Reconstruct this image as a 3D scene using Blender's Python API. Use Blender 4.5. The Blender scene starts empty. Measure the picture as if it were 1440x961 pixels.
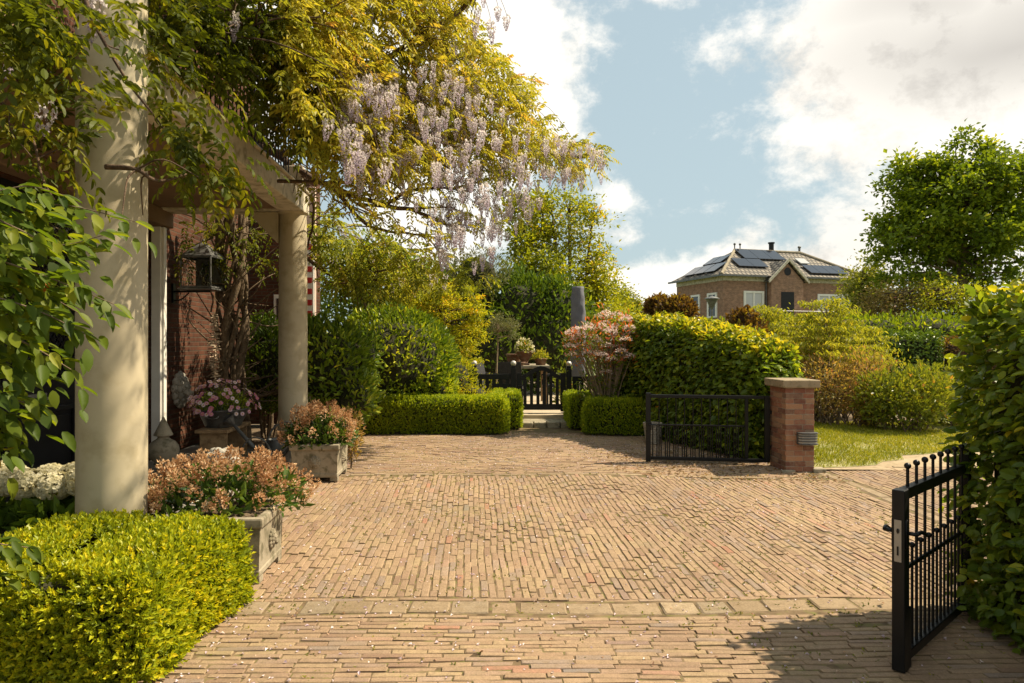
import bpy, math, random
import numpy as np
from mathutils import Vector, Matrix

rng = np.random.default_rng(11)
random.seed(5)
R = math.radians
F, CX, CY, H = 960.0, 720.0, 480.5, 1.5
C = bpy.context.scene.collection


def at(px, py, d):
    """world point seen at pixel (px,py) of the 1440 wide photograph at depth d"""
    return np.array([(px - CX) / F * d, d, H - (py - CY) / F * d])


# ------------------------------------------------------------------ materials
def new_mat(name):
    m = bpy.data.materials.new(name)
    m.use_nodes = True
    nt = m.node_tree
    return m, nt, nt.nodes['Principled BSDF'], nt.nodes['Material Output']


def ramp(nt, stops):
    r = nt.nodes.new('ShaderNodeValToRGB')
    e = r.color_ramp.elements
    while len(e) < len(stops):
        e.new(0.5)
    for k, (p, c) in enumerate(stops):
        e[k].position = p
        e[k].color = (c[0], c[1], c[2], 1)
    return r


def tex_noise(nt, scale, detail=4, rough=.6, coord='Object'):
    tc = nt.nodes.new('ShaderNodeTexCoord')
    n = nt.nodes.new('ShaderNodeTexNoise')
    n.inputs['Scale'].default_value = scale
    n.inputs['Detail'].default_value = detail
    n.inputs['Roughness'].default_value = rough
    nt.links.new(tc.outputs[coord], n.inputs['Vector'])
    return n


def mixc(nt, a, b, fac, mode='MIX'):
    m = nt.nodes.new('ShaderNodeMix')
    m.data_type = 'RGBA'
    m.blend_type = mode
    for sock, val in ((m.inputs[0], fac), (m.inputs[6], a), (m.inputs[7], b)):
        if hasattr(val, 'is_linked') or hasattr(val, 'links'):
            nt.links.new(val, sock)
        elif isinstance(val, (int, float)):
            sock.default_value = val
        else:
            sock.default_value = (val[0], val[1], val[2], 1)
    return m.outputs[2]


def leaf_mat(name, stops, trans=.35, rough=.42, tval=1.5, spec=.25, tint=(1.1, 1.0, .35)):
    m, nt, p, out = new_mat(name)
    a = nt.nodes.new('ShaderNodeAttribute')
    a.attribute_name = 'v'
    r = ramp(nt, stops)
    nt.links.new(a.outputs['Fac'], r.inputs[0])
    nt.links.new(r.outputs[0], p.inputs['Base Color'])
    p.inputs['Roughness'].default_value = rough
    p.inputs['Specular IOR Level'].default_value = spec
    t = nt.nodes.new('ShaderNodeBsdfTranslucent')
    tc = mixc(nt, r.outputs[0], (tint[0] * tval, tint[1] * tval, tint[2] * tval), 1.0, 'MULTIPLY')
    nt.links.new(tc, t.inputs['Color'])
    mx = nt.nodes.new('ShaderNodeMixShader')
    mx.inputs[0].default_value = trans
    nt.links.new(p.outputs[0], mx.inputs[1])
    nt.links.new(t.outputs[0], mx.inputs[2])
    nt.links.new(mx.outputs[0], out.inputs['Surface'])
    return m


def noisy(name, c1, c2, scale=6, rough=.8, bump=.3, c3=None, scale2=40, dist=.01, metal=0, spec=.3, lo=.35, hi=.65):
    m, nt, p, out = new_mat(name)
    n = tex_noise(nt, scale, 6)
    r = ramp(nt, [(lo, c1), (hi, c2)])
    nt.links.new(n.outputs['Fac'], r.inputs[0])
    col = r.outputs[0]
    n2 = tex_noise(nt, scale2, 5)
    if c3 is not None:
        r2 = ramp(nt, [(.5, (0, 0, 0)), (.68, (1, 1, 1))])
        nt.links.new(n2.outputs['Fac'], r2.inputs[0])
        col = mixc(nt, col, c3, r2.outputs[0])
    nt.links.new(col, p.inputs['Base Color'])
    p.inputs['Roughness'].default_value = rough
    p.inputs['Metallic'].default_value = metal
    p.inputs['Specular IOR Level'].default_value = spec
    if bump:
        b = nt.nodes.new('ShaderNodeBump')
        b.inputs['Strength'].default_value = bump
        b.inputs['Distance'].default_value = dist
        nt.links.new(n2.outputs['Fac'], b.inputs['Height'])
        nt.links.new(b.outputs[0], p.inputs['Normal'])
    return m


def attr_mat(name, stops, dirt=(.1, .08, .05), rough=.85, nscale=9, dirtamt=.5, fine=120, bump=.4, mossc=None):
    """per piece colour from attribute v plus dirt"""
    m, nt, p, out = new_mat(name)
    a = nt.nodes.new('ShaderNodeAttribute')
    a.attribute_name = 'v'
    r = ramp(nt, stops)
    nt.links.new(a.outputs['Fac'], r.inputs[0])
    n = tex_noise(nt, nscale, 8, .65)
    rr = ramp(nt, [(.42, (0, 0, 0)), (.75, (dirtamt,) * 3)])
    nt.links.new(n.outputs['Fac'], rr.inputs[0])
    col = mixc(nt, r.outputs[0], dirt, rr.outputs[0])
    n2 = tex_noise(nt, fine, 4, .7)
    r3 = ramp(nt, [(.25, (.72, .72, .72)), (.75, (1.22, 1.2, 1.15))])
    nt.links.new(n2.outputs['Fac'], r3.inputs[0])
    col = mixc(nt, col, r3.outputs[0], 1.0, 'MULTIPLY')
    n4 = tex_noise(nt, .55, 3, .6)
    r4 = ramp(nt, [(.3, (.8, .8, .8)), (.7, (1.16, 1.14, 1.1))])
    nt.links.new(n4.outputs['Fac'], r4.inputs[0])
    col = mixc(nt, col, r4.outputs[0], 1.0, 'MULTIPLY')
    if mossc:
        n5 = tex_noise(nt, 1.1, 7, .72)
        r5 = ramp(nt, [(.52, (0, 0, 0)), (.72, (.55, .55, .55))])
        nt.links.new(n5.outputs['Fac'], r5.inputs[0])
        col = mixc(nt, col, mossc, r5.outputs[0])
    nt.links.new(col, p.inputs['Base Color'])
    p.inputs['Roughness'].default_value = rough
    p.inputs['Specular IOR Level'].default_value = .25
    b = nt.nodes.new('ShaderNodeBump')
    b.inputs['Strength'].default_value = bump
    b.inputs['Distance'].default_value = .004
    nt.links.new(n2.outputs['Fac'], b.inputs['Height'])
    nt.links.new(b.outputs[0], p.inputs['Normal'])
    return m


def brick_mat(name, c1, c2, mortar, w=.21, h=.065, ms=.008):
    m, nt, p, out = new_mat(name)
    uv = nt.nodes.new('ShaderNodeUVMap')
    bt = nt.nodes.new('ShaderNodeTexBrick')
    bt.inputs['Scale'].default_value = 1
    bt.inputs['Brick Width'].default_value = w
    bt.inputs['Row Height'].default_value = h
    bt.inputs['Mortar Size'].default_value = ms
    bt.inputs['Mortar Smooth'].default_value = .3
    bt.inputs['Color1'].default_value = (*c1, 1)
    bt.inputs['Color2'].default_value = (*c2, 1)
    bt.inputs['Mortar'].default_value = (*mortar, 1)
    nt.links.new(uv.outputs[0], bt.inputs['Vector'])
    n = tex_noise(nt, 3.5, 6)
    r = ramp(nt, [(.3, (.7, .7, .7)), (.7, (1.25, 1.2, 1.15))])
    nt.links.new(n.outputs['Fac'], r.inputs[0])
    col = mixc(nt, bt.outputs['Color'], r.outputs[0], 1.0, 'MULTIPLY')
    nt.links.new(col, p.inputs['Base Color'])
    p.inputs['Roughness'].default_value = .9
    p.inputs['Specular IOR Level'].default_value = .12
    b = nt.nodes.new('ShaderNodeBump')
    b.inputs['Strength'].default_value = .7
    b.inputs['Distance'].default_value = .008
    b.invert = True
    nt.links.new(bt.outputs['Fac'], b.inputs['Height'])
    nt.links.new(b.outputs[0], p.inputs['Normal'])
    return m


def plain(name, c, rough=.5, metal=0, spec=.5, var=.12, scale=8):
    return noisy(name, tuple(x * (1 - var) for x in c), tuple(x * (1 + var) for x in c), scale, rough, 0, metal=metal, spec=spec)


M = {}
M['black'] = noisy('black_paint', (.003, .003, .0032), (.007, .007, .007), 5, .42, .1, scale2=60, dist=.002, spec=.3)
M['wood_black'] = noisy('black_wood_paint', (.003, .0032, .004), (.008, .0085, .01), 5, .5, .2, scale2=60, dist=.003, spec=.3)
M['cream'] = noisy('cream_plaster', (.41, .35, .235), (.49, .42, .285), 1.3, .6, .12, c3=(.37, .31, .195), scale2=5, dist=.004, spec=.3)
M['white'] = noisy('white_paint', (.68, .65, .58), (.78, .75, .68), 4, .55, .08, scale2=30)
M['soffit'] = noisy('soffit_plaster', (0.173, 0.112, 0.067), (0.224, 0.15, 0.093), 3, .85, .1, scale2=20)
M['fascia'] = noisy('fascia_stone', (.46, .41, .31), (.62, .56, .44), 5, .8, .3, c3=(.25, .22, .15), scale2=7, dist=.004)
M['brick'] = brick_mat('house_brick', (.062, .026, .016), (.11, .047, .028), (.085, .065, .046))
M['dark_brick'] = brick_mat('dark_house_brick', (.23, .125, .085), (.34, .19, .125), (.34, .27, .2))
M['stone'] = noisy('weathered_stone', (0.232, 0.195, 0.133), (0.336, 0.289, 0.207), 5, .9, .5, c3=(0.128, 0.113, 0.067), scale2=14, dist=.008)
M['stone_grey'] = noisy('grey_stone', (.25, .23, .19), (.42, .39, .33), 9, .9, .7, c3=(.12, .11, .08), scale2=22, dist=.015)
M['cap'] = noisy('stone_cap', (0.246, 0.1925, 0.119), (0.3116, 0.2464, 0.161), 5, .9, .4, c3=(0.164, 0.1386, 0.077), scale2=18)
M['zinc'] = noisy('zinc', (.12, .12, .115), (.2, .2, .19), 6, .5, .25, c3=(.09, .085, .075), scale2=16, metal=.6, dist=.003)
M['old_wood'] = noisy('old_wood', (.24, .15, .075), (.40, .27, .14), 9, .8, .4, c3=(.2, .125, .065), scale2=12, dist=.004)
M['bark'] = noisy('bark', (.11, .075, .045), (.2, .145, .09), 14, .9, .8, scale2=50, dist=.02)
M['bark_dark'] = noisy('bark_dark', (.065, .04, .025), (.14, .09, .055), 14, .9, .8, scale2=50, dist=.02)
M['bark_pale'] = noisy('bark_pale', (.2, .15, .09), (.3, .23, .15), 10, .9, .6, scale2=40, dist=.01)
M['twig'] = noisy('twig_mass', (.02, .026, .008), (.045, .04, .018), 9, .95, .8, scale2=30, dist=.03)
M['twig_brown'] = noisy('twig_mass_brown', (.05, .03, .02), (.09, .055, .03), 9, .95, .8, scale2=30, dist=.03)
M['soil'] = noisy('soil', (.07, .05, .032), (.16, .115, .07), 5, .95, .6, c3=(.22, .16, .1), scale2=60, dist=.01)
M['sand'] = noisy('sandy_soil', (.30, .225, .135), (.40, .31, .2), 2.5, .95, .4, c3=(.22, .17, .09), scale2=14, dist=.01)
M['joint'] = noisy('joint_soil', (0.077, 0.05, 0.025), (0.194, 0.134, 0.074), 9, .95, .5, c3=(0.143, 0.134, 0.039), scale2=16, dist=.01)
M['field'] = noisy('meadow', (.07, .09, .025), (.12, .13, .045), .25, .95, .3, scale2=6)
M['lawn_soil'] = noisy('lawn_soil', (0.1408, 0.1568, 0.0315), (0.2992, 0.2646, 0.117), 1.6, .95, .4, c3=(0.3344, 0.294, 0.162), scale2=5, dist=.01)
M['tile_grey'] = noisy('porch_tile', (.16, .15, .13), (.24, .22, .19), 6, .6, .2)
M['terracotta'] = noisy('terracotta', (0.13, 0.06, 0.033), (0.19, 0.095, 0.055), 6, .85, .3, c3=(0.2, 0.16, 0.12), scale2=12)
M['wicker'] = noisy('wicker', (.3, .25, .19), (.46, .4, .32), 30, .85, .5, scale2=90)
M['cloth_grey'] = noisy('parasol_cloth', (0.1125, 0.1125, 0.1287), (0.15, 0.15, 0.1677), 4, .85, .3, scale2=30)
M['chair_dark'] = noisy('chair_weave', (.02, .02, .022), (.05, .05, .052), 50, .6, .4, scale2=90)
M['steel'] = plain('steel_plate', (.32, .31, .29), .45, .8)
M['ball'] = plain('post_ball', (.5, .47, .42), .4, .2)
M['bone'] = noisy('driftwood', (.3, .22, .14), (.5, .4, .29), 30, .85, .5, scale2=70)
M['red'] = noisy('red_paint', (.42, .03, .025), (.5, .04, .03), 6, .5, .05)
M['paver'] = attr_mat('paving_brick', [(0, (0.24, 0.154, 0.106)), (.12, (0.303, 0.206, 0.134)), (.4, (0.343, 0.24, 0.156)), (.55, (0.286, 0.194, 0.131)), (.7, (0.358, 0.26, 0.156)), (.83, (0.308, 0.211, 0.148)), (.93, (0.255, 0.197, 0.16)), (.975, (0.349, 0.251, 0.185)), (.992, (0.338, 0.168, 0.108)), (1, (0.205, 0.176, 0.16))],
                      dirt=(0.214, 0.151, 0.089), nscale=26, dirtamt=.8, fine=110, bump=.9, mossc=(0.187, 0.162, 0.076))
M['cobble'] = attr_mat('pale_cobble', [(0, (0.2455, 0.1829, 0.1144)), (.35, (0.3125, 0.2348, 0.1522)), (.65, (0.253, 0.2002, 0.1364)), (.85, (0.3571, 0.2766, 0.1839)), (1, (0.2827, 0.2002, 0.1267))], dirt=(0.186, 0.131, 0.073), nscale=16, dirtamt=.8, fine=80, bump=.8)
M['pillar_brick'] = attr_mat('pillar_brick', [(0, (.14, .06, .045)), (.25, (.28, .115, .07)), (.5, (.21, .085, .06)), (.75, (.36, .185, .105)), (.9, (.27, .165, .11)), (1, (.15, .075, .06))], dirt=(.31, .23, .15), nscale=20, dirtamt=.65)
M['mortar'] = noisy('mortar', (.24, .19, .14), (.32, .26, .2), 20, .95, .4)

# glass: dark glossy reflective glazing
def glass_mat(name, c, rough=.05):
    m, nt, p, out = new_mat(name)
    p.inputs['Base Color'].default_value = (*c, 1)
    p.inputs['Roughness'].default_value = rough
    p.inputs['Specular IOR Level'].default_value = .8
    return m
M['glass'] = glass_mat('window_glass', (.02, .022, .024))
M['pane_pale'] = glass_mat('curtained_glass', (.42, .42, .4), .15)
def clear_mat(name):
    m, nt, p, out = new_mat(name)
    p.inputs['Transmission Weight'].default_value = 1
    p.inputs['Base Color'].default_value = (.9, .95, .88, 1)
    p.inputs['Roughness'].default_value = .03
    p.inputs['IOR'].default_value = 1.2
    return m
M['clear'] = clear_mat('clear_glass')
M['solar'] = glass_mat('solar_glass', (.018, .02, .026), .12)
M['brass'] = plain('old_brass', (.2, .15, .07), .4, .7)

LG = leaf_mat
M['box'] = LG('boxwood_leaf', [(0, (0.0912, 0.1318, 0.0099)), (.45, (0.2668, 0.3162, 0.0135)), (.8, (0.554, 0.5274, 0.0216)), (1, (0.7342, 0.5799, 0.036))], .38, .4)
M['box_far'] = LG('box_hedge_leaf', [(0, (0.09, 0.144, 0.011)), (.5, (0.256, 0.337, 0.015)), (.85, (0.541, 0.576, 0.026)), (1, (0.723, 0.625, 0.04))], .35, .42)
M['beech'] = LG('beech_leaf', [(0, (0.062, 0.109, 0.013)), (.5, (0.146, 0.209, 0.019)), (.88, (0.291, 0.326, 0.024)), (.95, (0.458, 0.399, 0.026)), (.985, (0.624, 0.236, 0.04)), (1, (0.7, 0.164, 0.04))], .42, .32, 1.7)
M['beech_top'] = LG('beech_sunlit_top_leaf', [(0, (0.1298, 0.1775, 0.019)), (.5, (0.3102, 0.3171, 0.021)), (1, (0.4917, 0.4064, 0.04))], .45, .35, 1.5)  # sunlit yellow of the hedge tops is put into this leaf colour
M['laurel'] = LG('laurel_leaf', [(0, (0.0515, 0.0986, 0.01)), (.4, (0.1456, 0.2106, 0.018)), (.75, (0.3494, 0.4054, 0.031)), (1, (0.6406, 0.6014, 0.066))], .34, .33, 1.5, .4)
M['camellia'] = LG('camellia_leaf', [(0, (0.0483, 0.0931, 0.011)), (.5, (0.1449, 0.2173, 0.02)), (.85, (0.322, 0.3887, 0.033)), (1, (0.5474, 0.5278, 0.066))], .32, .32, 1.5, .4)
M['dark_leaf'] = LG('evergreen_leaf', [(0, (0.047, 0.084, 0.013)), (.5, (0.101, 0.162, 0.019)), (.85, (0.216, 0.301, 0.024)), (1, (0.374, 0.444, 0.032))], .28, .32)
M['maple'] = LG('maple_leaf', [(0, (0.179, 0.224, 0.014)), (.5, (0.358, 0.37, 0.019)), (.85, (0.522, 0.449, 0.03)), (1, (0.578, 0.317, 0.036))], .42, .45)
M['tree'] = LG('young_tree_leaf', [(0, (0.123, 0.152, 0.013)), (.5, (0.268, 0.303, 0.019)), (.85, (0.475, 0.446, 0.026)), (1, (0.558, 0.339, 0.04))], .42, .42)
M['oak'] = LG('oak_leaf', [(0, (0.065, 0.11, 0.009)), (.5, (0.149, 0.209, 0.014)), (.85, (0.281, 0.343, 0.02)), (1, (0.485, 0.463, 0.032))], .38, .4)
M['poplar'] = LG('pale_tree_leaf', [(0, (0.128, 0.154, 0.022)), (.5, (0.225, 0.245, 0.033)), (1, (0.36, 0.336, 0.055))], .4, .5)
M['dogwood'] = LG('dogwood_leaf', [(0, (0.156, 0.192, 0.024)), (.5, (0.312, 0.324, 0.036)), (.85, (0.442, 0.408, 0.06)), (1, (0.52, 0.384, 0.072))], .4, .45)
M['shrub_brown'] = LG('brownish_shrub_leaf', [(0, (0.155, 0.111, 0.047)), (.4, (0.279, 0.224, 0.062)), (.75, (0.389, 0.249, 0.109)), (1, (0.497, 0.197, 0.125))], .35, .5)
M['shrub_green'] = LG('green_shrub_leaf', [(0, (0.072, 0.101, 0.017)), (.5, (0.189, 0.223, 0.024)), (.85, (0.334, 0.311, 0.042)), (1, (0.464, 0.23, 0.06))], .35, .35)
M['copper'] = LG('copper_beech_leaf', [(0, (.05, .028, .016)), (.4, (.14, .075, .022)), (.62, (.22, .15, .025)), (1, (.36, .31, .04))], .35, .4)
M['photinia_leaf'] = LG('photinia_leaf', [(0, (.07, .12, .018)), (.4, (.18, .22, .025)), (.6, (.42, .17, .05)), (.85, (.58, .13, .06)), (1, (.6, .2, .1))], .4, .35)
M['photinia_bloom'] = LG('photinia_blossom', [(0, (.6, .42, .36)), (.5, (.76, .61, .54)), (1, (.84, .77, .7))], .3, .6, 1.1, .2, (1, .9, .84))
M['pieris_bloom'] = LG('bronze_blossom', [(0, (.32, .16, .07)), (.35, (.52, .31, .16)), (.75, (.66, .46, .27)), (1, (.72, .58, .4))], .35, .6, 1.1, .2, (1, .88, .72))
M['glossy_leaf'] = LG('glossy_dark_leaf', [(0, (0.032, 0.068, 0.016)), (.5, (0.08, 0.135, 0.023)), (.85, (0.16, 0.225, 0.039)), (1, (0.288, 0.3, 0.052))], .22, .2, 1.4, .6)
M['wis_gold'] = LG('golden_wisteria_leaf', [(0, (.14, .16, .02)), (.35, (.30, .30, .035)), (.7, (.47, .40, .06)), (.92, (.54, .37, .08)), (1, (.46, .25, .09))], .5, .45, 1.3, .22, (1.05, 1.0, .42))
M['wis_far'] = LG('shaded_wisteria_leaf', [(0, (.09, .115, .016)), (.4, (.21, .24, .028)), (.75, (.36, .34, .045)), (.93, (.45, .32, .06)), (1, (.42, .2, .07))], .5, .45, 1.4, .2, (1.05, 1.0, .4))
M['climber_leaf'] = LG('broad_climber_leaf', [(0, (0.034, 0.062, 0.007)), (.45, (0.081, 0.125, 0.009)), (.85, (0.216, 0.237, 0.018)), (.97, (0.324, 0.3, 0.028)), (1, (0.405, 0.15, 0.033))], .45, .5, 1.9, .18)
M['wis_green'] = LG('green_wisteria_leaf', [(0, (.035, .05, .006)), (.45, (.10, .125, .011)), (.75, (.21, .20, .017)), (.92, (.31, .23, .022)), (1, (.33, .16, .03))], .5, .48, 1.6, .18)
M['wis_flower'] = LG('wisteria_floret', [(0, (0.42, 0.3432, 0.47)), (.3, (0.58, 0.5096, 0.58)), (.65, (0.73, 0.676, 0.68)), (1, (0.83, 0.8112, 0.75))], .5, .6, 1.05, .2, (1, .97, .97))
M['olive'] = LG('olive_leaf', [(0, (0.104, 0.117, 0.054)), (.5, (0.195, 0.208, 0.102)), (1, (0.325, 0.325, 0.18))], .25, .45, 1.2)
M['daisy'] = LG('daisy_petal', [(0, (.60, .16, .30)), (.3, (.70, .34, .46)), (.65, (.78, .55, .62)), (1, (.82, .76, .74))], .3, .6, 1.0, .2, (1, .85, .92))
M['daisy_eye'] = LG('daisy_eye', [(0, (.5, .33, .05)), (1, (.65, .45, .1))], .1, .7, 1.0, .2)
M['hydrangea'] = LG('hydrangea_floret', [(0, (0.462, 0.41, 0.21)), (.5, (0.6384, 0.5822, 0.375)), (1, (0.7056, 0.6642, 0.495))], .35, .6, 1.1, .2, (1, 1, .82))
M['petal'] = LG('fallen_petal', [(0, (.52, .40, .46)), (.4, (.68, .57, .6)), (.7, (.76, .68, .66)), (.88, (.6, .42, .3)), (1, (.36, .2, .09))], .25, .7, 1.0, .2, (1, .9, .9))
M['grass'] = LG('grass_blade', [(0, (0.1282, 0.1545, 0.018)), (.5, (0.282, 0.3028, 0.024)), (.85, (0.4358, 0.3996, 0.055)), (1, (0.5384, 0.4635, 0.154))], .4, .5)
M['moss'] = LG('joint_weed', [(0, (.07, .09, .012)), (.6, (.17, .18, .02)), (1, (.28, .24, .04))], .3, .6)
M['dead'] = LG('dry_leaf', [(0, (.12, .07, .035)), (.5, (.24, .14, .07)), (1, (.36, .24, .13))], .2, .7)


# ------------------------------------------------------------------ mesh helpers
def mesh_np(name, V, faces, mat, parent=None, v=None, smooth=False):
    """V (n,3); faces (m,k) int array of one size"""
    V = np.asarray(V, dtype=np.float32)
    faces = np.asarray(faces, dtype=np.int32)
    m, k = faces.shape
    me = bpy.data.meshes.new(name)
    me.vertices.add(len(V))
    me.vertices.foreach_set('co', V.ravel())
    me.loops.add(m * k)
    me.loops.foreach_set('vertex_index', faces.ravel())
    me.polygons.add(m)
    me.polygons.foreach_set('loop_start', np.arange(0, m * k, k, dtype=np.int32))
    me.polygons.foreach_set('use_smooth', np.full(m, smooth))
    if v is not None:
        a = me.attributes.new('v', 'FLOAT', 'POINT')
        a.data.foreach_set('value', np.asarray(v, dtype=np.float32))
    me.update(calc_edges=True)
    me.materials.append(mat)
    o = bpy.data.objects.new(name, me)
    C.objects.link(o)
    if parent is not None:
        o.parent = parent
    return o


def unit(a):
    return a / np.maximum(np.linalg.norm(a, axis=-1, keepdims=True), 1e-9)


_nd = rng.normal(size=(24, 3))
_np_ = rng.uniform(0, 6.28, 24)
def noise3(P, freq, k=8, off=0):
    s = np.zeros(len(P))
    for i in range(k):
        j = (i + off) % 24
        s += np.sin((P @ _nd[j]) * freq * (1 + .35 * i) + _np_[j]) / (1 + .25 * i)
    return s / 3.0


HEX = np.array([(0, 0, 0), (.28, .42, 1), (.68, .36, .9), (1, 0, 0), (.68, -.36, .9), (.28, -.42, 1)])
HEXF = np.array([(0, 1, 2, 3), (0, 3, 4, 5)])
RHO = np.array([(0, 0, 0), (.45, .5, 1), (1, 0, 0), (.45, -.5, 1)])
RHOF = np.array([(0, 1, 2), (0, 2, 3)])


OVA = np.array([(0, 0, 0), (.12, .26, .8), (.38, .46, 1), (.68, .38, 1), (.88, .18, .8), (1, 0, 0), (.38, 0, 0), (.68, 0, 0), (.12, -.26, .8), (.38, -.46, 1), (.68, -.38, 1), (.88, -.18, .8)])
OVAF = np.array([(0, 1, 2, 6), (6, 2, 3, 7), (7, 3, 4, 5), (0, 6, 9, 8), (6, 7, 10, 9), (7, 5, 11, 10)])


def leaf_arrays(P, D, N, L, W, v, fold=.12, curl=.12, hexa=True):
    n = len(P)
    D = unit(D)
    S = unit(np.cross(D, N))
    N = np.cross(S, D)
    T = OVA if hexa == 2 else (HEX if hexa else RHO)
    FF = OVAF if hexa == 2 else (HEXF if hexa else RHOF)
    if hexa == 2:      # every leaf bends its own way
        curl = (np.clip(rng.normal(1, .55, n), -.3, 2.4) * curl)[:, None, None]
        fold = (np.clip(rng.normal(1, .6, n), -.2, 2.2) * fold)[:, None, None]
    L = np.broadcast_to(L, (n,))[:, None, None]
    W = np.broadcast_to(W, (n,))[:, None, None]
    u = T[None, :, 0:1]
    s = T[None, :, 1:2]
    h = T[None, :, 2:3]
    V = P[:, None, :] + L * u * D[:, None, :] + W * s * S[:, None, :] + (L * fold * h - L * curl * u * u) * N[:, None, :]
    k = len(T)
    faces = (np.arange(n)[:, None, None] * k + FF[None]).reshape(-1, FF.shape[1])
    return V.reshape(-1, 3), faces, np.repeat(np.broadcast_to(v, (n,)), k)


def leaves(name, P, D, N, L, W, v, mat, parent=None, **kw):
    V, f, vv = leaf_arrays(P, D, N, L, W, v, **kw)
    return mesh_np(name, V, f, mat, parent, vv)


def cat(parts):
    V = []
    Fc = []
    vv = []
    o = 0
    for a, f, x in parts:
        V.append(a)
        Fc.append(f + o)
        vv.append(x)
        o += len(a)
    return np.concatenate(V), np.concatenate(Fc), np.concatenate(vv)


def rnd_dirs(n):
    return unit(rng.normal(size=(n, 3)))


def vval(P, freq=2.0, spread=.28, base=.45, wob=.16):
    return np.clip(base + rng.normal(0, spread, len(P)) * .7 + noise3(P, freq) * wob, 0, 1)


def foliage(name, P, N, L, W, mat, parent=None, depth=.06, out=.8, up=.3, rand=.7, freq=2.0, base=.45, hexa=True, lsd=.2, fold=.12, curl=.12, nup=.6, spread=.28, wob=.16):
    n = len(P)
    Pi = P - N * np.abs(rng.normal(0, depth, n))[:, None] + rng.normal(0, depth * .35, (n, 3))
    D = N * out + np.array([0, 0, up]) + rnd_dirs(n) * rand
    Nl = rnd_dirs(n) * .95 + N * .45 + np.array([0, 0, nup * .75])
    sc = np.clip(rng.normal(1, lsd, n), .5, 1.6)
    return leaves(name, Pi, D, Nl, L * sc, W * sc, vval(P, freq, spread, base, wob), mat, parent, hexa=hexa, fold=fold, curl=curl)


def shoots(P, D, nleaf, slen, L, W, base_v, spread=.75, hexa=False):
    """little leafy shoots: nleaf leaves along a stem from P in direction D"""
    n = len(P)
    D = unit(D)
    A = unit(np.cross(D, rnd_dirs(n)))
    B = np.cross(D, A)
    out = []
    for k in range(nleaf):
        t = (k + .5) / nleaf
        ang = k * 2.4 + rng.uniform(0, 6.28, n) * .15
        side = A * np.cos(ang)[:, None] + B * np.sin(ang)[:, None]
        Pk = P + D * (slen * t)[:, None] if hasattr(slen, '__len__') else P + D * slen * t
        Dk = side * spread * (1.1 - .6 * t) + D * (.45 + .6 * t)
        Nk = D + rnd_dirs(n) * .25 - side * .2
        vk = np.clip(base_v + (t - .4) * .35 + rng.normal(0, .08, n), 0, 1)
        sc = rng.uniform(.75, 1.2, n)
        out.append(leaf_arrays(Pk, Dk, Nk, L * sc, W * sc, vk, hexa=hexa, fold=.15, curl=.1))
    return cat(out)


# superellipse cross section hedge along a path of (x,y,h)
def hedge_surface(path, width, n, z0=0.0, bump=.04, bfreq=3.0, p=.28, caps=True, dens_top=1.0):
    path = np.asarray(path, float)
    seg = path[1:] - path[:-1]
    ln = np.linalg.norm(seg[:, :2], axis=1)
    uu = np.linspace(-1, 1, 401)
    tt = math.pi / 2 * (1 + np.sign(uu) * (1 - (1 - np.abs(uu)) ** 5))
    hm = path[:, 2].mean()
    cx = width / 2 * np.sign(np.cos(tt)) * np.abs(np.cos(tt)) ** p
    cz = np.abs(np.sin(tt)) ** p
    dl = np.hypot(np.diff(cx), np.diff(cz) * hm)
    cum = np.concatenate([[0], np.cumsum(dl)])
    per = cum[-1]
    area_side = ln.sum() * per
    area_cap = width * hm if caps else 0
    n_cap = int(n * area_cap / (area_side + 2 * area_cap))
    ns = n - 2 * n_cap
    si = rng.choice(len(seg), ns, p=ln / ln.sum())
    u = rng.uniform(0, 1, ns)
    base = path[si] + seg[si] * u[:, None]
    dirv = unit(seg[si][:, :2])
    nrm2 = np.stack([dirv[:, 1], -dirv[:, 0]], 1)
    q = rng.uniform(0, per, ns)
    t = np.interp(q, cum, tt)
    x = width / 2 * np.sign(np.cos(t)) * np.abs(np.cos(t)) ** p
    z = np.abs(np.sin(t)) ** p
    P = np.stack([base[:, 0] + nrm2[:, 0] * x, base[:, 1] + nrm2[:, 1] * x, z0 + z * base[:, 2]], 1)
    # normal of superellipse
    e = 2 / p
    nx = np.sign(x) * np.abs(x / (width / 2)) ** (e - 1) / (width / 2)
    nz = np.abs(z) ** (e - 1) / base[:, 2]
    Nn = unit(np.stack([nrm2[:, 0] * nx, nrm2[:, 1] * nx, nz], 1) + 1e-9)
    Ps = [P]
    Ns = [Nn]
    if caps:
        for end, sg in ((0, -1), (-1, 1)):
            d2 = unit(seg[0 if end == 0 else -1][:2])
            n2 = np.array([d2[1], -d2[0]])
            x = rng.uniform(-.5, .5, n_cap) * width
            zz = rng.uniform(0, 1, n_cap)
            inset = .09 * (np.abs(x / width * 2) ** 4 + zz ** 8)
            Pc = np.stack([path[end, 0] + n2[0] * x + d2[0] * sg * (.06 - inset), path[end, 1] + n2[1] * x + d2[1] * sg * (.06 - inset), z0 + zz * path[end, 2]], 1)
            Nc = np.tile(np.array([d2[0] * sg, d2[1] * sg, 0]), (n_cap, 1)) + np.stack([0 * zz, 0 * zz, zz ** 6], 1)
            Ps.append(Pc)
            Ns.append(unit(Nc))
    P = np.concatenate(Ps)
    Nn = np.concatenate(Ns)
    P = P + Nn * (noise3(P, bfreq) * bump)[:, None]
    return P, Nn


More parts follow.
